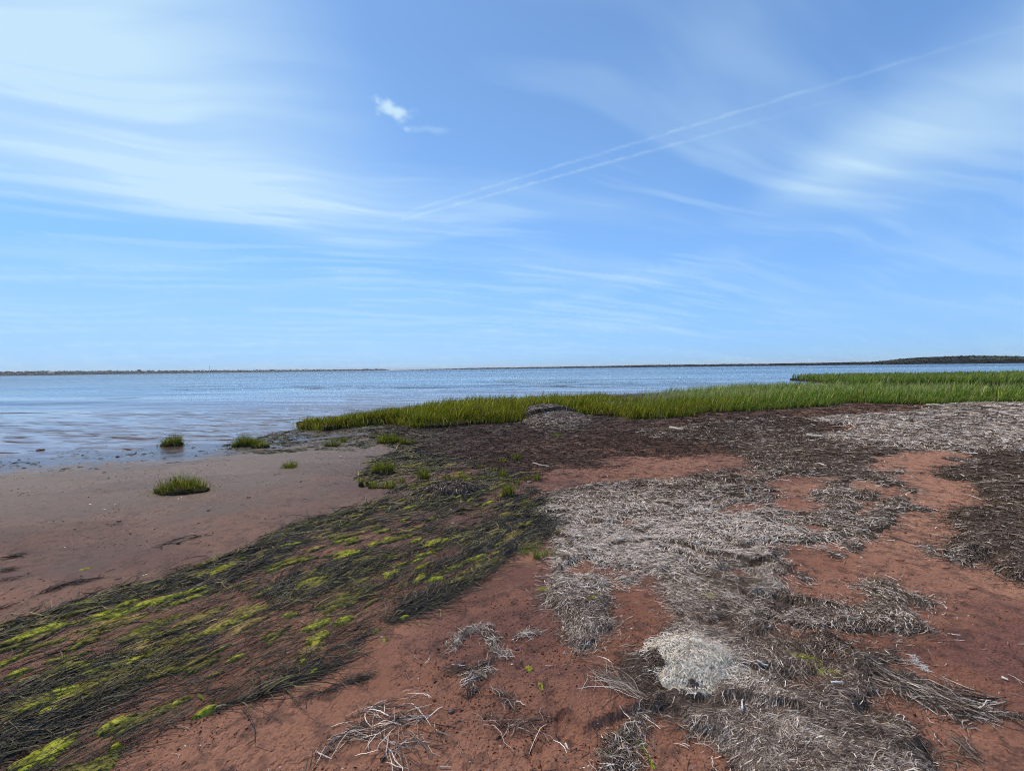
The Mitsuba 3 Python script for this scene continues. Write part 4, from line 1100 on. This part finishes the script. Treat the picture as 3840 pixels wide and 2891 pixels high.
# ------------------------------------------------------------------ heaps and clumps that can be counted
def clump(pts, width, n, label, cat, tones, key, length=0.075, spread=0.5, hump=0.014, rise=0.012, curl=0.4, w0=0.0028, follow=True, group=None, kind=None):
    """loose strands along a surveyed line."""
    P = gp(np.array(pts, float))[:, :2]
    ls = LineString(P)
    t = rng.uniform(0, 1, n)
    q = np.array([ls.interpolate(a, normalized=True).coords[0] for a in t])
    q2 = np.array([ls.interpolate(min(a + 0.02, 1), normalized=True).coords[0] for a in t]) - np.array([ls.interpolate(max(a - 0.02, 0), normalized=True).coords[0] for a in t])
    a = np.arctan2(q2[:, 1], q2[:, 0]) if follow else rng.uniform(0, 2 * math.pi, n)
    off = rng.normal(0, width / 2, n)
    x, y = q[:, 0] + off * rng.choice([0.6, 1.0], n), q[:, 1] + off
    r = np.hypot(x, y)
    ang = a + rng.normal(0, spread, n) + math.pi * rng.integers(0, 2, n)
    ln_ = length * rng.uniform(0.5, 1.5, n)
    x, y = x - np.cos(ang) * ln_ / 2, y - np.sin(ang) * ln_ / 2
    zz = lambda X, Y: top_z(X, Y) + rise * np.repeat(np.exp(-(off / (width * 0.6)) ** 2) * rng.uniform(0, 1, n), len(X) // n)
    m = strands(x, y, ang, ln_, np.maximum(w0, r * PXM * 0.5) * rng.uniform(0.6, 1.3, n), curl, pick(n, PAL, tones, var=0.25), zz, 0.004, hump, k=5, tilt=0.6)
    key = number(key)
    put(key, m, 'strand_material')
    tag(key, label, cat, group, kind)


WH = (0.35, 0.5, 0.8, 0.9, 0.35)
clump([(1705, 2435), (1722, 2390), (1765, 2362), (1825, 2360), (1845, 2395), (1850, 2420)], 0.05, 420, 'arched clump of grey dead eelgrass on red sand in the centre', 'eelgrass clump', WH, 'eelgrass_clump')
clump([(1840, 2415), (1870, 2450), (1905, 2468)], 0.035, 170, 'tail of grey eelgrass trailing right of the arched clump', 'eelgrass clump', WH, 'eelgrass_clump')
clump([(1680, 2505), (1740, 2515), (1800, 2510), (1845, 2480)], 0.03, 190, 'dark curved clump of eelgrass below the arched one', 'eelgrass clump', (1, 1, 0.6, 0.2, 0.05), 'eelgrass_clump')
clump([(1760, 2550), (1790, 2535), (1825, 2530)], 0.05, 200, 'tight pale tangle of eelgrass hanging below the dark curved clump', 'eelgrass clump', WH, 'eelgrass_clump', spread=1.2)
clump([(1755, 2600), (1780, 2590)], 0.04, 60, 'little dark tangle of eelgrass under the pale tangle', 'eelgrass clump', (1, 1, 0.6, 0.3, 0.1), 'eelgrass_clump', spread=1.2)
clump([(1935, 2395), (1970, 2380), (2020, 2380)], 0.05, 110, 'sparse patch of bleached stalks left of the grey wrack tongue', 'eelgrass clump', (0.3, 0.4, 0.8, 1, 0.5), 'eelgrass_clump', spread=0.7)
clump([(1860, 2600), (1900, 2620), (1940, 2660)], 0.03, 70, 'loose line of brown stalks on the trodden red sand', 'eelgrass clump', (0.6, 0.8, 0.8, 0.5, 0.2), 'eelgrass_clump', spread=0.6)
clump([(1840, 2715), (1930, 2720), (2030, 2725)], 0.03, 60, 'thin scatter of stalks left of the boot print', 'eelgrass clump', (1, 0.8, 0.6, 0.4, 0.1), 'eelgrass_clump', spread=0.6, length=0.14, kind='stuff')
clump([(2245, 2545), (2300, 2580), (2350, 2610)], 0.02, 90, 'few long bleached stalks left of the big wrack', 'eelgrass clump', (0.2, 0.5, 0.8, 1, 0.4), 'eelgrass_clump', spread=0.2, length=0.20)
clump([(2260, 2800), (2340, 2775), (2430, 2740)], 0.07, 260, 'sparse tangle of grey strands over olive algae at bottom centre', 'eelgrass clump', (0.8, 0.8, 0.8, 0.6, 0.25), 'eelgrass_clump', spread=1.2)
clump([(2270, 2870), (2340, 2850), (2400, 2880)], 0.06, 300, 'dense tangle of grey strands at the bottom frame edge', 'eelgrass clump', (0.8, 0.7, 0.8, 0.7, 0.3), 'eelgrass_clump', spread=1.0)
clump([(2355, 2740), (2390, 2690), (2420, 2680)], 0.03, 120, 'narrow trail of pale strands at the sand scarp', 'eelgrass clump', WH, 'eelgrass_clump', spread=0.7)
clump([(3355, 2555), (3440, 2590), (3560, 2640), (3640, 2668)], 0.060, 900, 'combed bundle of dark and silvery eelgrass lying alone on the right sand', 'eelgrass clump', (1.0, 0.8, 0.7, 0.7, 0.25), 'eelgrass_clump', spread=0.16, length=0.16, w0=0.0021)
clump([(3600, 2620), (3690, 2625)], 0.02, 60, 'pointed tip of strands right of the combed bundle', 'eelgrass clump', (0.8, 0.8, 0.7, 0.6, 0.2), 'eelgrass_clump', spread=0.15, length=0.2)
clump([(3630, 2665), (3720, 2680), (3840, 2690)], 0.02, 110, 'faint pale trail of fibres at the right frame edge', 'eelgrass clump', (0.4, 0.8, 0.8, 0.8, 0.1), 'eelgrass_clump', spread=0.25)
clump([(3600, 2800), (3640, 2825)], 0.03, 60, 'small dark stripe of strands low on the right sand', 'eelgrass clump', (1, 0.8, 0.6, 0.3, 0.05), 'eelgrass_clump', spread=0.3)
clump([(3170, 2045), (3230, 2050)], 0.12, 260, 'round clump of silvery eelgrass on the red sand right of centre', 'eelgrass clump', (0.5, 0.5, 0.9, 0.8, 0.3), 'eelgrass_clump', spread=0.8)
clump([(3110, 2080), (3160, 2090)], 0.08, 80, 'sparse strands just below the round silvery clump', 'eelgrass clump', (0.5, 0.7, 0.8, 0.6, 0.2), 'eelgrass_clump', spread=0.6, kind='stuff')
clump([(2900, 2058), (2950, 2070)], 0.09, 140, 'small clump of silvery strands at the wrack corner over red sand', 'eelgrass clump', (0.5, 0.6, 0.9, 0.7, 0.25), 'eelgrass_clump', spread=0.8)
clump([(3000, 2160), (3040, 2180)], 0.07, 90, 'loose pale strands beside the wrack lobe on the red sand', 'eelgrass clump', (0.5, 0.6, 0.9, 0.8, 0.3), 'eelgrass_clump', spread=0.5)
clump([(3440, 2040), (3480, 2050), (3500, 2070)], 0.06, 60, 'scatter of white fibres on the red path, left of the dark heap', 'eelgrass clump', (0.1, 0.2, 0.5, 1, 0.9), 'eelgrass_clump', spread=0.8, kind='stuff')
clump([(3450, 2070), (3560, 2080), (3600, 2110)], 0.12, 180, 'thin straw scatter along the foot of the dark heap', 'eelgrass clump', (0.3, 0.4, 0.8, 0.8, 0.3), 'eelgrass_clump', spread=0.7, kind='stuff')
clump([(3560, 1720), (3640, 1730)], 0.14, 220, 'pale fringe of eelgrass at the upper end of the red path', 'eelgrass clump', (0.3, 0.5, 0.9, 0.9, 0.3), 'eelgrass_clump', spread=0.6, length=0.2)
clump([(1280, 2570), (1340, 2552), (1390, 2540)], 0.03, 160, 'flat dark streak of weed on the red sand below the seaweed band', 'weed streak', (1, 1, 0.5, 0.1, 0.03), 'weed_streak', spread=0.2, hump=0.01)
clump([(1130, 2630), (1200, 2600), (1280, 2575)], 0.025, 70, 'thin dark streak of weed trailing left on the red sand', 'weed streak', (1, 1, 0.3, 0.05, 0.01), 'weed_streak', spread=0.3, hump=0.01)
for pts, n_, lb in (([(175, 2215), (250, 2190), (360, 2172)], 130, 'curved dark green weed clump on the mud above the seaweed band'), ([(610, 2042), (680, 2025), (745, 2016)], 70, 'flat dark weed clump on the mud in line with the broad grass clump'), ([(0, 2096), (80, 2088)], 45, 'dark weed shred at the left frame edge, uppermost of three'),
                     ([(0, 2140), (60, 2132)], 40, 'dark weed shred at the left frame edge, middle of three'), ([(0, 2178), (50, 2168)], 26, 'dark weed shred at the left frame edge, lowest of three'), ([(10, 2285), (70, 2262)], 20, 'single dark weed strand close above the seaweed band at left')):
    clump(pts, 0.03, int(n_ * 0.55), lb, 'weed clump', (1.0, 0.8, 0.3, 0.02, 0.01), 'weed_clump', length=0.14, spread=0.2, hump=0.006)
# branching bleached stalks at the bottom
SN = 0
for pts, n_, L, lb in (([(1205, 2850), (1250, 2790), (1330, 2745), (1430, 2745)], 150, 0.10, 'fan of bleached white stalks at the left of the dead plant on the red sand'), ([(1380, 2665), (1440, 2645), (1540, 2640)], 70, 0.10, 'top row of bleached white stalks of the dead plant'), ([(1450, 2720), (1520, 2700), (1590, 2700)], 110, 0.10, 'middle cluster of bleached stalks right of the fan'),
                       ([(1430, 2750), (1490, 2800), (1560, 2860)], 60, 0.14, 'long bleached stalks running down to the bottom edge'), ([(1480, 2810), (1560, 2790), (1640, 2790)], 55, 0.12, 'bleached stalks reaching right near the bottom edge'), ([(1340, 2680), (1380, 2690), (1420, 2695)], 45, 0.08, 'short bleached stalks between the fan and the top row')):
    clump(pts, 0.075, int(n_ * 0.6), lb, 'dead stalks', (0.9, 0.7, 0.6, 0.8, 0.6), 'dead_stalks', length=L, spread=0.45, hump=0.010, curl=0.3, w0=0.0034)

# the pale heap, the lump in the weed, the heap on the bank: mats with strands of their own
def heap(px, rx, ry, hz, n, tones, label, key='eelgrass_heap', length=0.07, mat='wrack_material', power=0.55, w0=0.0026, base=None, pal=None):
    c = gp([px])[0]
    key = number(key)
    r = math.hypot(c[0], c[1])

    def zf(X, Y):
        a = np.arctan2(Y - c[1], X - c[0])
        rag = 0.8 + 0.4 * meshkit.fbm(np.stack([np.cos(a) * 1.3 + c[0], np.sin(a) * 1.3, 0 * a], -1), 2, 71)
        d = np.sqrt(((X - c[0]) / rx) ** 2 + ((Y - c[1]) / ry) ** 2) / rag
        o = np.stack([X, Y, 0 * X], -1)
        return (top_z if base is None else base)(X, Y) + hz * np.clip(1 - d ** 2, 0, 1) ** power * (0.72 + 0.5 * meshkit.fbm(o * 3.0 / max(rx, 0.2) * 0.6, 3, 72))

    na, nr = 72, 16
    th, q = np.arange(na) / na * 2 * math.pi, np.linspace(0, 1.25, nr + 1)[1:]
    X = np.concatenate([[c[0]], (c[0] + rx * q[:, None] * np.cos(th)).ravel()])
    Y = np.concatenate([[c[1]], (c[1] + ry * q[:, None] * np.sin(th)).ravel()])
    Z = zf(X, Y) + np.concatenate([[0], np.repeat(np.where(q > 1.2, -0.03, 0.0), na)])
    f = [[0, 1 + j, 1 + (j + 1) % na] for j in range(na)]
    for i in range(nr - 1):
        a, b = 1 + i * na, 1 + (i + 1) * na
        for j in range(na):
            f += [[a + j, b + j, b + (j + 1) % na], [a + j, b + (j + 1) % na, a + (j + 1) % na]]
    scene[key + '__mat'] = mikit.ply(trimesh.Trimesh(np.column_stack([X, Y, Z]), np.array(f), process=False), mat, smooth=True)
    a, qq = rng.uniform(0, 2 * math.pi, n), np.sqrt(rng.uniform(0, 1.0, n)) * np.exp(np.abs(rng.normal(0, 0.12, n)))
    x, y = c[0] + rx * qq * np.cos(a), c[1] + ry * qq * np.sin(a)
    m = strands(x, y, rng.uniform(0, 6.3, n), length * rng.uniform(0.4, 1.3, n), max(w0, r * PXM * 0.5) * rng.uniform(0.6, 1.3, n), 0.5, pick(n, pal or PAL, tones, var=0.22), zf, 0.004, 0.012, k=4, tilt=0.6)
    put(key + '__strands', m, 'strand_material')
    labels[key + '__strands'] = {'kind': 'stuff'}
    tag(key, label, 'eelgrass heap')


plain('bleached_mat_material', (0.52, 0.46, 0.37), 0.9, 0.5, 60.0)
heap((2590, 2495), 0.20, 0.21, 0.055, 8500, (0.10, 0.16, 0.40, 1.0, 1.3), 'pale rounded heap of bleached eelgrass, the whitest thing on the wrack', mat='bleached_mat_material', length=0.05, power=1.0, base=lambda X, Y: np.maximum(look_up(HZS, X, Y), top_z(X, Y) - 0.02), pal=[(0.09, 0.066, 0.05), (0.16, 0.12, 0.09), (0.34, 0.29, 0.23), (0.58, 0.52, 0.44), (0.80, 0.76, 0.68)])
heap((1695, 1842), 0.40, 0.26, 0.12, 1300, (1, 0.9, 0.9, 0.5, 0.1), 'low dark lump of dead eelgrass in the upper seaweed', length=0.10)
heap((2066, 1562), 1.10, 3.3, 0.19, 7000, (0.1, 0.8, 1.5, 1.1, 0.08), 'sloping brown heap of dead eelgrass lying over the marsh bank edge', length=0.20, power=0.6,
     base=lambda X, Y: np.maximum(top_z(X, Y), np.where(shapely.contains_xy(bank_poly, X, Y), bank_z(X) + 0.02, -1)))

# ------------------------------------------------------------------ stones, shells, sticks and litter
def stone(px, wpx, asp, flat, mat, label, cat='stone', key='stone', group=None, depth=0.7):
    c = gp([px])[0]
    W = wpx * c[1] / FP
    ico = trimesh.creation.icosphere(2)
    v = np.array(ico.vertices)
    v = v * (0.75 + 0.5 * meshkit.fbm(v * 1.3 + c * 5, 3, 91))[:, None] * [W / 2, W / 2 * depth, W / 2 * flat]
    a = rng.uniform(-0.4, 0.4)
    M = np.array([[math.cos(a), -math.sin(a), 0], [math.sin(a), math.cos(a), 0], [0, 0, 1]])
    z = max(top_z(np.array([c[0]]), np.array([c[1]]))[0], -0.01)
    key = number(key)
    scene[key] = mikit.ply(trimesh.Trimesh(v @ M.T + [c[0], c[1], z + W * flat * 0.18], ico.faces, process=False), mat, smooth=True)
    tag(key, label, cat, group)


for px, w_, lb in (((152, 1690), 26, 'dark red rock standing in the shallows at the left, with foam around it'), ((90, 1756), 14, 'small dark stone in the wet shine at the far left'), ((152, 1749), 9, 'tiny dark stone right of the one in the wet shine'), ((723, 1679), 10, 'dark stone at the water edge between two grass clumps'),
                   ((735, 1709), 9, 'dark stone on mud just below the water edge between two clumps'), ((447, 1955), 16, 'dark flat stone on the mud below the broad grass clump'), ((782, 1916), 15, 'dark flat stone on the mud right of the broad grass clump'), ((933, 1866), 15, 'dark stone on the mud in the open right of the broad clump'),
                   ((390, 1772), 12, 'small dark lump on the mud above the broad grass clump'), ((153, 2170), 10, 'small dark pebble on the mud at left above the band'), ((1670, 2466), 14, 'small dark pebble on red sand left of the arched clump'), ((1938, 2435), 20, 'dark tarry lump on red sand right of the arched clump'), ((1692, 2670), 26, 'brown crumb of peat on red sand right of the dead stalks'), ((1722, 2702), 16, 'black crumb on red sand beside the brown crumb')):
    stone(px, w_, 1, 0.45, 'dark_stone_material', lb)
for px, w_, lb in (((3645, 2205), 34, 'flat red sandstone on the right sand, highest of the large ones'), ((3606, 2255), 22, 'flat red sandstone just below the highest one at right'), ((3572, 2556), 17, 'small pale red stone above the combed bundle'), ((3545, 2127), 34, 'thin red slab near the foot of the dark heap'), ((3374, 2099), 30, 'dark red clod alone on the sand right of centre'),
                   ((3525, 1846), 22, 'red clod on the orange path, upper one'), ((3567, 1880), 28, 'long red clod on the orange path, lower one'), ((3408, 2812), 16, 'red pebble low on the right near the dark stripe of strands'), ((3700, 2815), 18, 'red pebble at the lower right corner'), ((3770, 2856), 14, 'smallest red pebble at the lower right corner'), ((2513, 2676), 13, 'red pebble on bare sand at the left edge of the wrack'), ((3282, 2677), 16, 'red pebble at the right rim of the wrack'), ((2470, 2549), 26, 'red clod in the bare pocket left of the pale heap'), ((3700, 2745), 16, 'red pebble in the open right of the bundle tip')):
    stone(px, w_, 1, 0.28, 'red_stone_material', lb)
stone((2660, 2608), 24, 1, 0.6, 'driftwood_material', 'tan pitted lump beside the bare pocket under the pale heap', 'lump', 'sponge_lump')
stone((2614, 2058), 13, 1, 0.4, 'blue_plastic_material', 'scrap of light blue plastic caught on the grey wrack', 'plastic scrap', 'plastic_scrap')
stone((2576, 2105), 7, 1, 0.5, 'shell_material', 'white crumb on the grey wrack below the blue plastic', 'shell', 'shell')
WS_ = [(242, 2050), (433, 1892), (338, 1892), (393, 1909), (680, 1865), (668, 1871), (538, 2155), (548, 2151), (1430, 2384), (1055, 2490), (1080, 2448), (1697, 1962), (1700, 1963), (1608, 2472), (1882, 2388), (1880, 2391), (1862, 2413), (1920, 2492), (1570, 2545), (1876, 2799), (1763, 2859), (1284, 2883), (1050, 2878), (696, 2740), (752, 2796), (694, 2798),
       (2330, 2310), (2368, 2358), (2028, 2370), (2242, 2725), (2190, 2880), (2206, 2874), (1920, 2038), (1920, 1921), (3632, 2308), (3590, 2549), (3486, 2099), (3420, 1788), (3010, 2557), (2965, 2568), (1204, 1688), (1278, 1710), (1640, 2026), (1550, 2052), (420, 2610), (480, 2480), (2126, 2765), (3640, 2588), (3230, 2090), (3747, 2598), (2855, 1955)]
for i, px in enumerate(WS_):
    col_ = 'far left' if px[0] < 600 else 'left' if px[0] < 1250 else 'centre left' if px[0] < 1800 else 'centre right' if px[0] < 2600 else 'right'
    row_ = 'the farthest mud and weed' if px[1] < 1960 else 'the middle distance' if px[1] < 2300 else 'the near foreground' if px[1] < 2600 else 'the ground by the bottom edge'
    stone(px, rng.uniform(6, 11), 1, 0.35, 'shell_material', f'small white shell fragment on {row_}, {col_} of the picture', 'shell', 'shell', 'white shell fragments on the shore', depth=0.5)


def stick(p0, p1, rad, mat, label, cat, key, bend=0.02, up=0.02):
    a, b = gp([p0, p1])
    t = np.linspace(0, 1, 9)
    P = a + (b - a) * t[:, None]
    L = np.linalg.norm(b - a)
    o = np.column_stack([t * 2.5, np.full(9, p0[0] * 0.1), np.zeros(9)])
    nrm = np.array([-(b - a)[1], (b - a)[0], 0]) / L
    P = P + nrm * (L * bend * 6 * (meshkit.fbm(o, 2, 3) - 0.5))[:, None]
    P[:, 2] = top_z(P[:, 0], P[:, 1]) + up
    th = np.arange(6) / 6 * 2 * math.pi
    V = []
    for i in range(9):
        rr = rad * (1.05 - 0.5 * t[i]) * (0.85 + 0.3 * meshkit.fbm(o[i:i + 1] * 3, 2, 9)[0])
        V.append(P[i] + rr * (np.cos(th)[:, None] * nrm + np.sin(th)[:, None] * np.array([0, 0, 1])))
    v = np.vstack(V + [P[:1], P[-1:]])
    f = [[i * 6 + j, i * 6 + (j + 1) % 6, (i + 1) * 6 + (j + 1) % 6] for i in range(8) for j in range(6)] + [[i * 6 + j, (i + 1) * 6 + (j + 1) % 6, (i + 1) * 6 + j] for i in range(8) for j in range(6)]
    f += [[54, (j + 1) % 6, j] for j in range(6)] + [[55, 48 + j, 48 + (j + 1) % 6] for j in range(6)]
    key = number(key)
    scene[key] = mikit.ply(trimesh.Trimesh(v, np.array(f), process=False), mat, smooth=50)
    tag(key, label, cat)


stick((2512, 1613), (2562, 1622), 0.035, 'driftwood_material', 'short pale driftwood stick on the dark film below the bank', 'driftwood', 'driftwood', 0.005, 0.05)
stick((3475, 1525), (3528, 1530), 0.04, 'driftwood_material', 'pale driftwood stick at the foot of the tall grass on the right', 'driftwood', 'driftwood', 0.005, 0.06)
stick((3025, 1640), (3085, 1646), 0.035, 'driftwood_material', 'broad pale plank end at the rim of the straw sheet', 'driftwood', 'driftwood', 0.005, 0.03)
stick((1992, 1740), (2053, 1754), 0.012, 'driftwood_material', 'thin crooked twig over the red gap in the dark film', 'twig', 'twig', 0.06, 0.02)
stick((3756, 2545), (3780, 2555), 0.006, 'shell_material', 'white straw on the sand at the right edge', 'straw', 'straw', 0.0, 0.008)
stick((2780, 2700), (2785, 2662), 0.005, 'shell_material', 'white upright stalk lying on the wrack below the tan lump', 'stalk', 'stalk', 0.03, 0.02)
stick((2120, 2782), (2133, 2802), 0.005, 'shell_material', 'white splinter on the red sand below the boot print', 'splinter', 'splinter', 0.0, 0.006)
stick((2370, 2712), (2403, 2712), 0.006, 'shell_material', 'white splinter at the sand scarp', 'splinter', 'splinter', 0.0, 0.008)
stick((1650, 2885), (1692, 2882), 0.003, 'driftwood_material', 'pale reed piece at the bottom edge right of the dead stalks', 'reed', 'reed', 0.01, 0.008)
stick((745, 2612), (765, 2632), 0.008, 'algae_material', 'green blade fallen on the red sand beside the seaweed edge', 'green blade', 'fallen_blade', 0.01, 0.006)
stick((1180, 2505), (1200, 2490), 0.006, 'driftwood_material', 'short straw at the seaweed edge', 'straw', 'straw', 0.01, 0.008)
stick((3335, 2010), (3440, 2045), 0.006, 'dark_stone_material', 'dark thin root across the sand right of centre', 'root', 'root', 0.05, 0.004)
stick((2840, 2518), (2880, 2526), 0.005, 'shell_material', 'white stalk left of the yellow green algae on the wrack', 'stalk', 'stalk', 0.02, 0.02)
stick((3120, 2604), (3160, 2600), 0.005, 'shell_material', 'white curved stalk on the dark wrack right of the algae', 'stalk', 'stalk', 0.04, 0.02)
# white feather: downy vanes
c = gp([(3442, 2490)])[0]
n_ = 150
t = rng.uniform(0, 1, n_)
fx, fy = c[0] + 0.05 * (t - 0.5) + 0.012 * np.sin(t * 7), c[1] + 0.12 * (t - 0.5)
put('feather', strands(fx, fy, rng.uniform(-0.6, 0.6, n_) + math.pi * rng.integers(0, 2, n_), 0.035 * rng.uniform(0.5, 1.3, n_), np.full(n_, 0.0013), 0.5, np.full((n_, 3), 0.60), top_z, 0.004, 0.008, k=4), 'strand_material')
tag('feather', 'fluffy white feather on the bare sand right of the wrack', 'feather')


# ---- grit: shell crumbs, dark crumbs, straw bits on the bare ground
def grit(key, n, size, cols, label, cat, zone_ok, wts, rmin=1.4, rmax=16, aspect=0.5, amin=-1.1, amax=1.1, least=0.30):
    x, y, r = draw(n * 3, rmin, rmax, amin, amax)
    m = zone_ok(x, y) & (ground_z(x, y) > 0.012)
    x, y, r = x[m][:n], y[m][:n], r[m][:n]
    n = len(x)
    oc = trimesh.creation.icosphere(0) if False else trimesh.convex.convex_hull(np.array([[1, 0, 0], [-1, 0, 0], [0, 1, 0], [0, -1, 0], [0, 0, 1], [0, 0, -1.0]]))
    ov, of = np.array(oc.vertices), np.array(oc.faces)
    s = np.maximum(size * np.exp(rng.normal(0, 0.4, n)), r * PXM * least)
    a = rng.uniform(0, 6.3, n)
    v = ov[None] * (s[:, None, None] * np.stack([np.ones(n), aspect * rng.uniform(0.6, 1.4, n), 0.45 * np.ones(n)], 1)[:, None, :]) * rng.uniform(0.7, 1.3, (n, 6, 1))
    X = v[..., 0] * np.cos(a)[:, None] - v[..., 1] * np.sin(a)[:, None] + x[:, None]
    Y = v[..., 0] * np.sin(a)[:, None] + v[..., 1] * np.cos(a)[:, None] + y[:, None]
    Z = v[..., 2] + top_z(x, y)[:, None] + 0.15 * s[:, None]
    f = (of[None] + np.arange(n)[:, None, None] * 6).reshape(-1, 3)
    c = np.repeat(pick(n, cols, wts), 6, 0)
    put(key, ((np.stack([X, Y, Z], -1).reshape(-1, 3), f), c), 'strand_material')
    tag(key, label, cat, kind='stuff')


def bare(x, y):
    return (look_up(SC, x, y) < 0.02) & (look_up(SD, x, y) < 0.02) & (look_up(SE, x, y) < 0) & (look_up(SB2, x, y) < 0.02)


grit('shell_grit', 1500, 0.0022, [(0.62, 0.60, 0.58), (0.42, 0.38, 0.35)], 'white shell crumbs strewn over the red sand', 'shell grit', lambda x, y: bare(x, y) & (look_up(SA, x, y) < 0.3) & (rng.uniform(0, 1, len(x)) < np_ss(0.42, 0.66, meshkit.fbm(p3(x, y) * 2.4, 3, 401))), [1, 1])
grit('dark_grit', 15000, 0.0040, [(0.040, 0.022, 0.020), (0.075, 0.034, 0.027), (0.028, 0.022, 0.020)], 'dark red crumbs of sand and weed on the bare beach', 'grit', lambda x, y: bare(x, y) & (look_up(SA, x, y) < 0.05) & (rng.uniform(0, 1, len(x)) < np_ss(0.36, 0.62, meshkit.fbm(p3(x, y) * np.array([1.3, 2.0, 1]), 4, 403))), [1, 1, 0.6], rmax=14)
grit('mud_debris', 1500, 0.007, [(0.030, 0.024, 0.022), (0.055, 0.036, 0.033), (0.04, 0.045, 0.025)], 'dark shreds and crumbs lying on the wet mud at the left', 'debris', lambda x, y: (look_up(SA, x, y) < -0.05) & (ground_z(x, y) < 0.30) & (rng.uniform(0, 1, len(x)) < np_ss(0.40, 0.62, meshkit.fbm(p3(x, y) * np.array([0.8, 1.8, 1]), 4, 407))), [1, 1, 0.4], rmin=3.5, rmax=16, amax=0.0, least=0.62, aspect=0.35)
x, y, r = draw(9000, 1.4, 14, -0.75, 1.05)
m = bare(x, y) & (look_up(SA, x, y) < 0) & (ground_z(x, y) > 0.12) & (rng.uniform(0, 1, len(x)) < np_ss(0.40, 0.60, meshkit.fbm(p3(x, y) * 1.7 + 4, 3, 405)) * (0.08 + 0.9 * np.exp(np.minimum(look_up(SC, x, y), 0) / 0.28)))
x, y, r = x[m][:2600], y[m][:2600], r[m][:2600]
put('straw_litter', strands(x, y, rng.uniform(0, 6.3, len(x)), 0.055 * rng.uniform(0.4, 1.8, len(x)) * np.clip(r / 5, 1, 2.5), np.maximum(0.0032, r * PXM * 0.5), 0.5, pick(len(x), PAL, [0.7, 0.9, 0.7, 0.55, 0.25]), top_z, 0.003, 0.008), 'strand_material')
tag('straw_litter', 'loose bits of dead eelgrass scattered on the red sand', 'straw litter', kind='stuff')
ZW = zone([(850, 1672), (960, 1645), (1136, 1606), (1226, 1613), (1389, 1594), (1560, 1604), (1620, 1640), (1520, 1680), (1400, 1655), (1330, 1690), (1180, 1680), (1020, 1700)])
SWD = sdf(ZW)
x, y, r = zone_points(SWD, 7000, -0.15, -0.6, 0.1, 6, 20, lambda x, y, s: np_ss(0.34, 0.62, meshkit.fbm(p3(x, y) * np.array([1.6, 3, 1]), 4, 415)))
put('weed_slime', strands(x, y, rng.normal(0.1, 0.6, len(x)), 0.14 * rng.uniform(0.5, 1.6, len(x)), r * PXM * 0.55, 0.5, pick(len(x), [(0.045, 0.036, 0.032), (0.08, 0.065, 0.045), (0.075, 0.105, 0.045), (0.14, 0.13, 0.07), (0.05, 0.085, 0.055)], [1, 0.9, 0.6, 0.35, 0.35]), lambda X, Y: np.maximum(top_z(X, Y), 0.0), 0.003, 0.006), 'wet_strand_material')
tag('weed_slime', 'greenish dark film of weed on the wet mud under the tip of the bank', 'weed film', kind='stuff')
# weed crumbs and slime where the mud meets the water below the bank
x, y, r = draw(60000, 6, 20, -0.95, 0.1)
gzv = ground_z(x, y)
m = (gzv > -0.01) & (gzv < 0.10) & (rng.uniform(0, 1, len(x)) < 0.9 * np_ss(0.45, 0.7, meshkit.fbm(p3(x, y) * np.array([1.6, 3, 1]), 4, 411)) * (0.25 + 0.75 * np_ss(-0.45, -0.2, np.arctan2(x, y))))
x, y, r = x[m][:7000], y[m][:7000], r[m][:7000]
put('weed_crumbs', strands(x, y, rng.normal(0, 0.8, len(x)), 0.10 * rng.uniform(0.5, 1.6, len(x)), r * PXM * 0.6, 0.5, pick(len(x), [(0.03, 0.024, 0.02), (0.06, 0.05, 0.035), (0.07, 0.09, 0.03), (0.12, 0.11, 0.06)], [1, 0.8, 0.5, 0.25]), lambda X, Y: np.maximum(top_z(X, Y), 0.0), 0.004, 0.010), 'wet_strand_material')
tag('weed_crumbs', 'dark weed shreds on the wet margin below the marsh bank', 'weed shreds', kind='stuff')

# ------------------------------------------------------------------ sea air
scene['air'] = {'type': 'homogeneous', 'albedo': 0.95, 'sigma_t': 0.00011}
scene['haze'] = {'type': 'cube', 'to_world': T().translate([0, 0, 20.0]).scale([45000, 45000, 22.0]), 'bsdf': {'type': 'null'}, 'interior': {'type': 'ref', 'id': 'air'}}
scene['camera']['medium'] = {'type': 'ref', 'id': 'air'}
tag('haze', 'thin pale sea air over the bay', 'haze', kind='stuff')
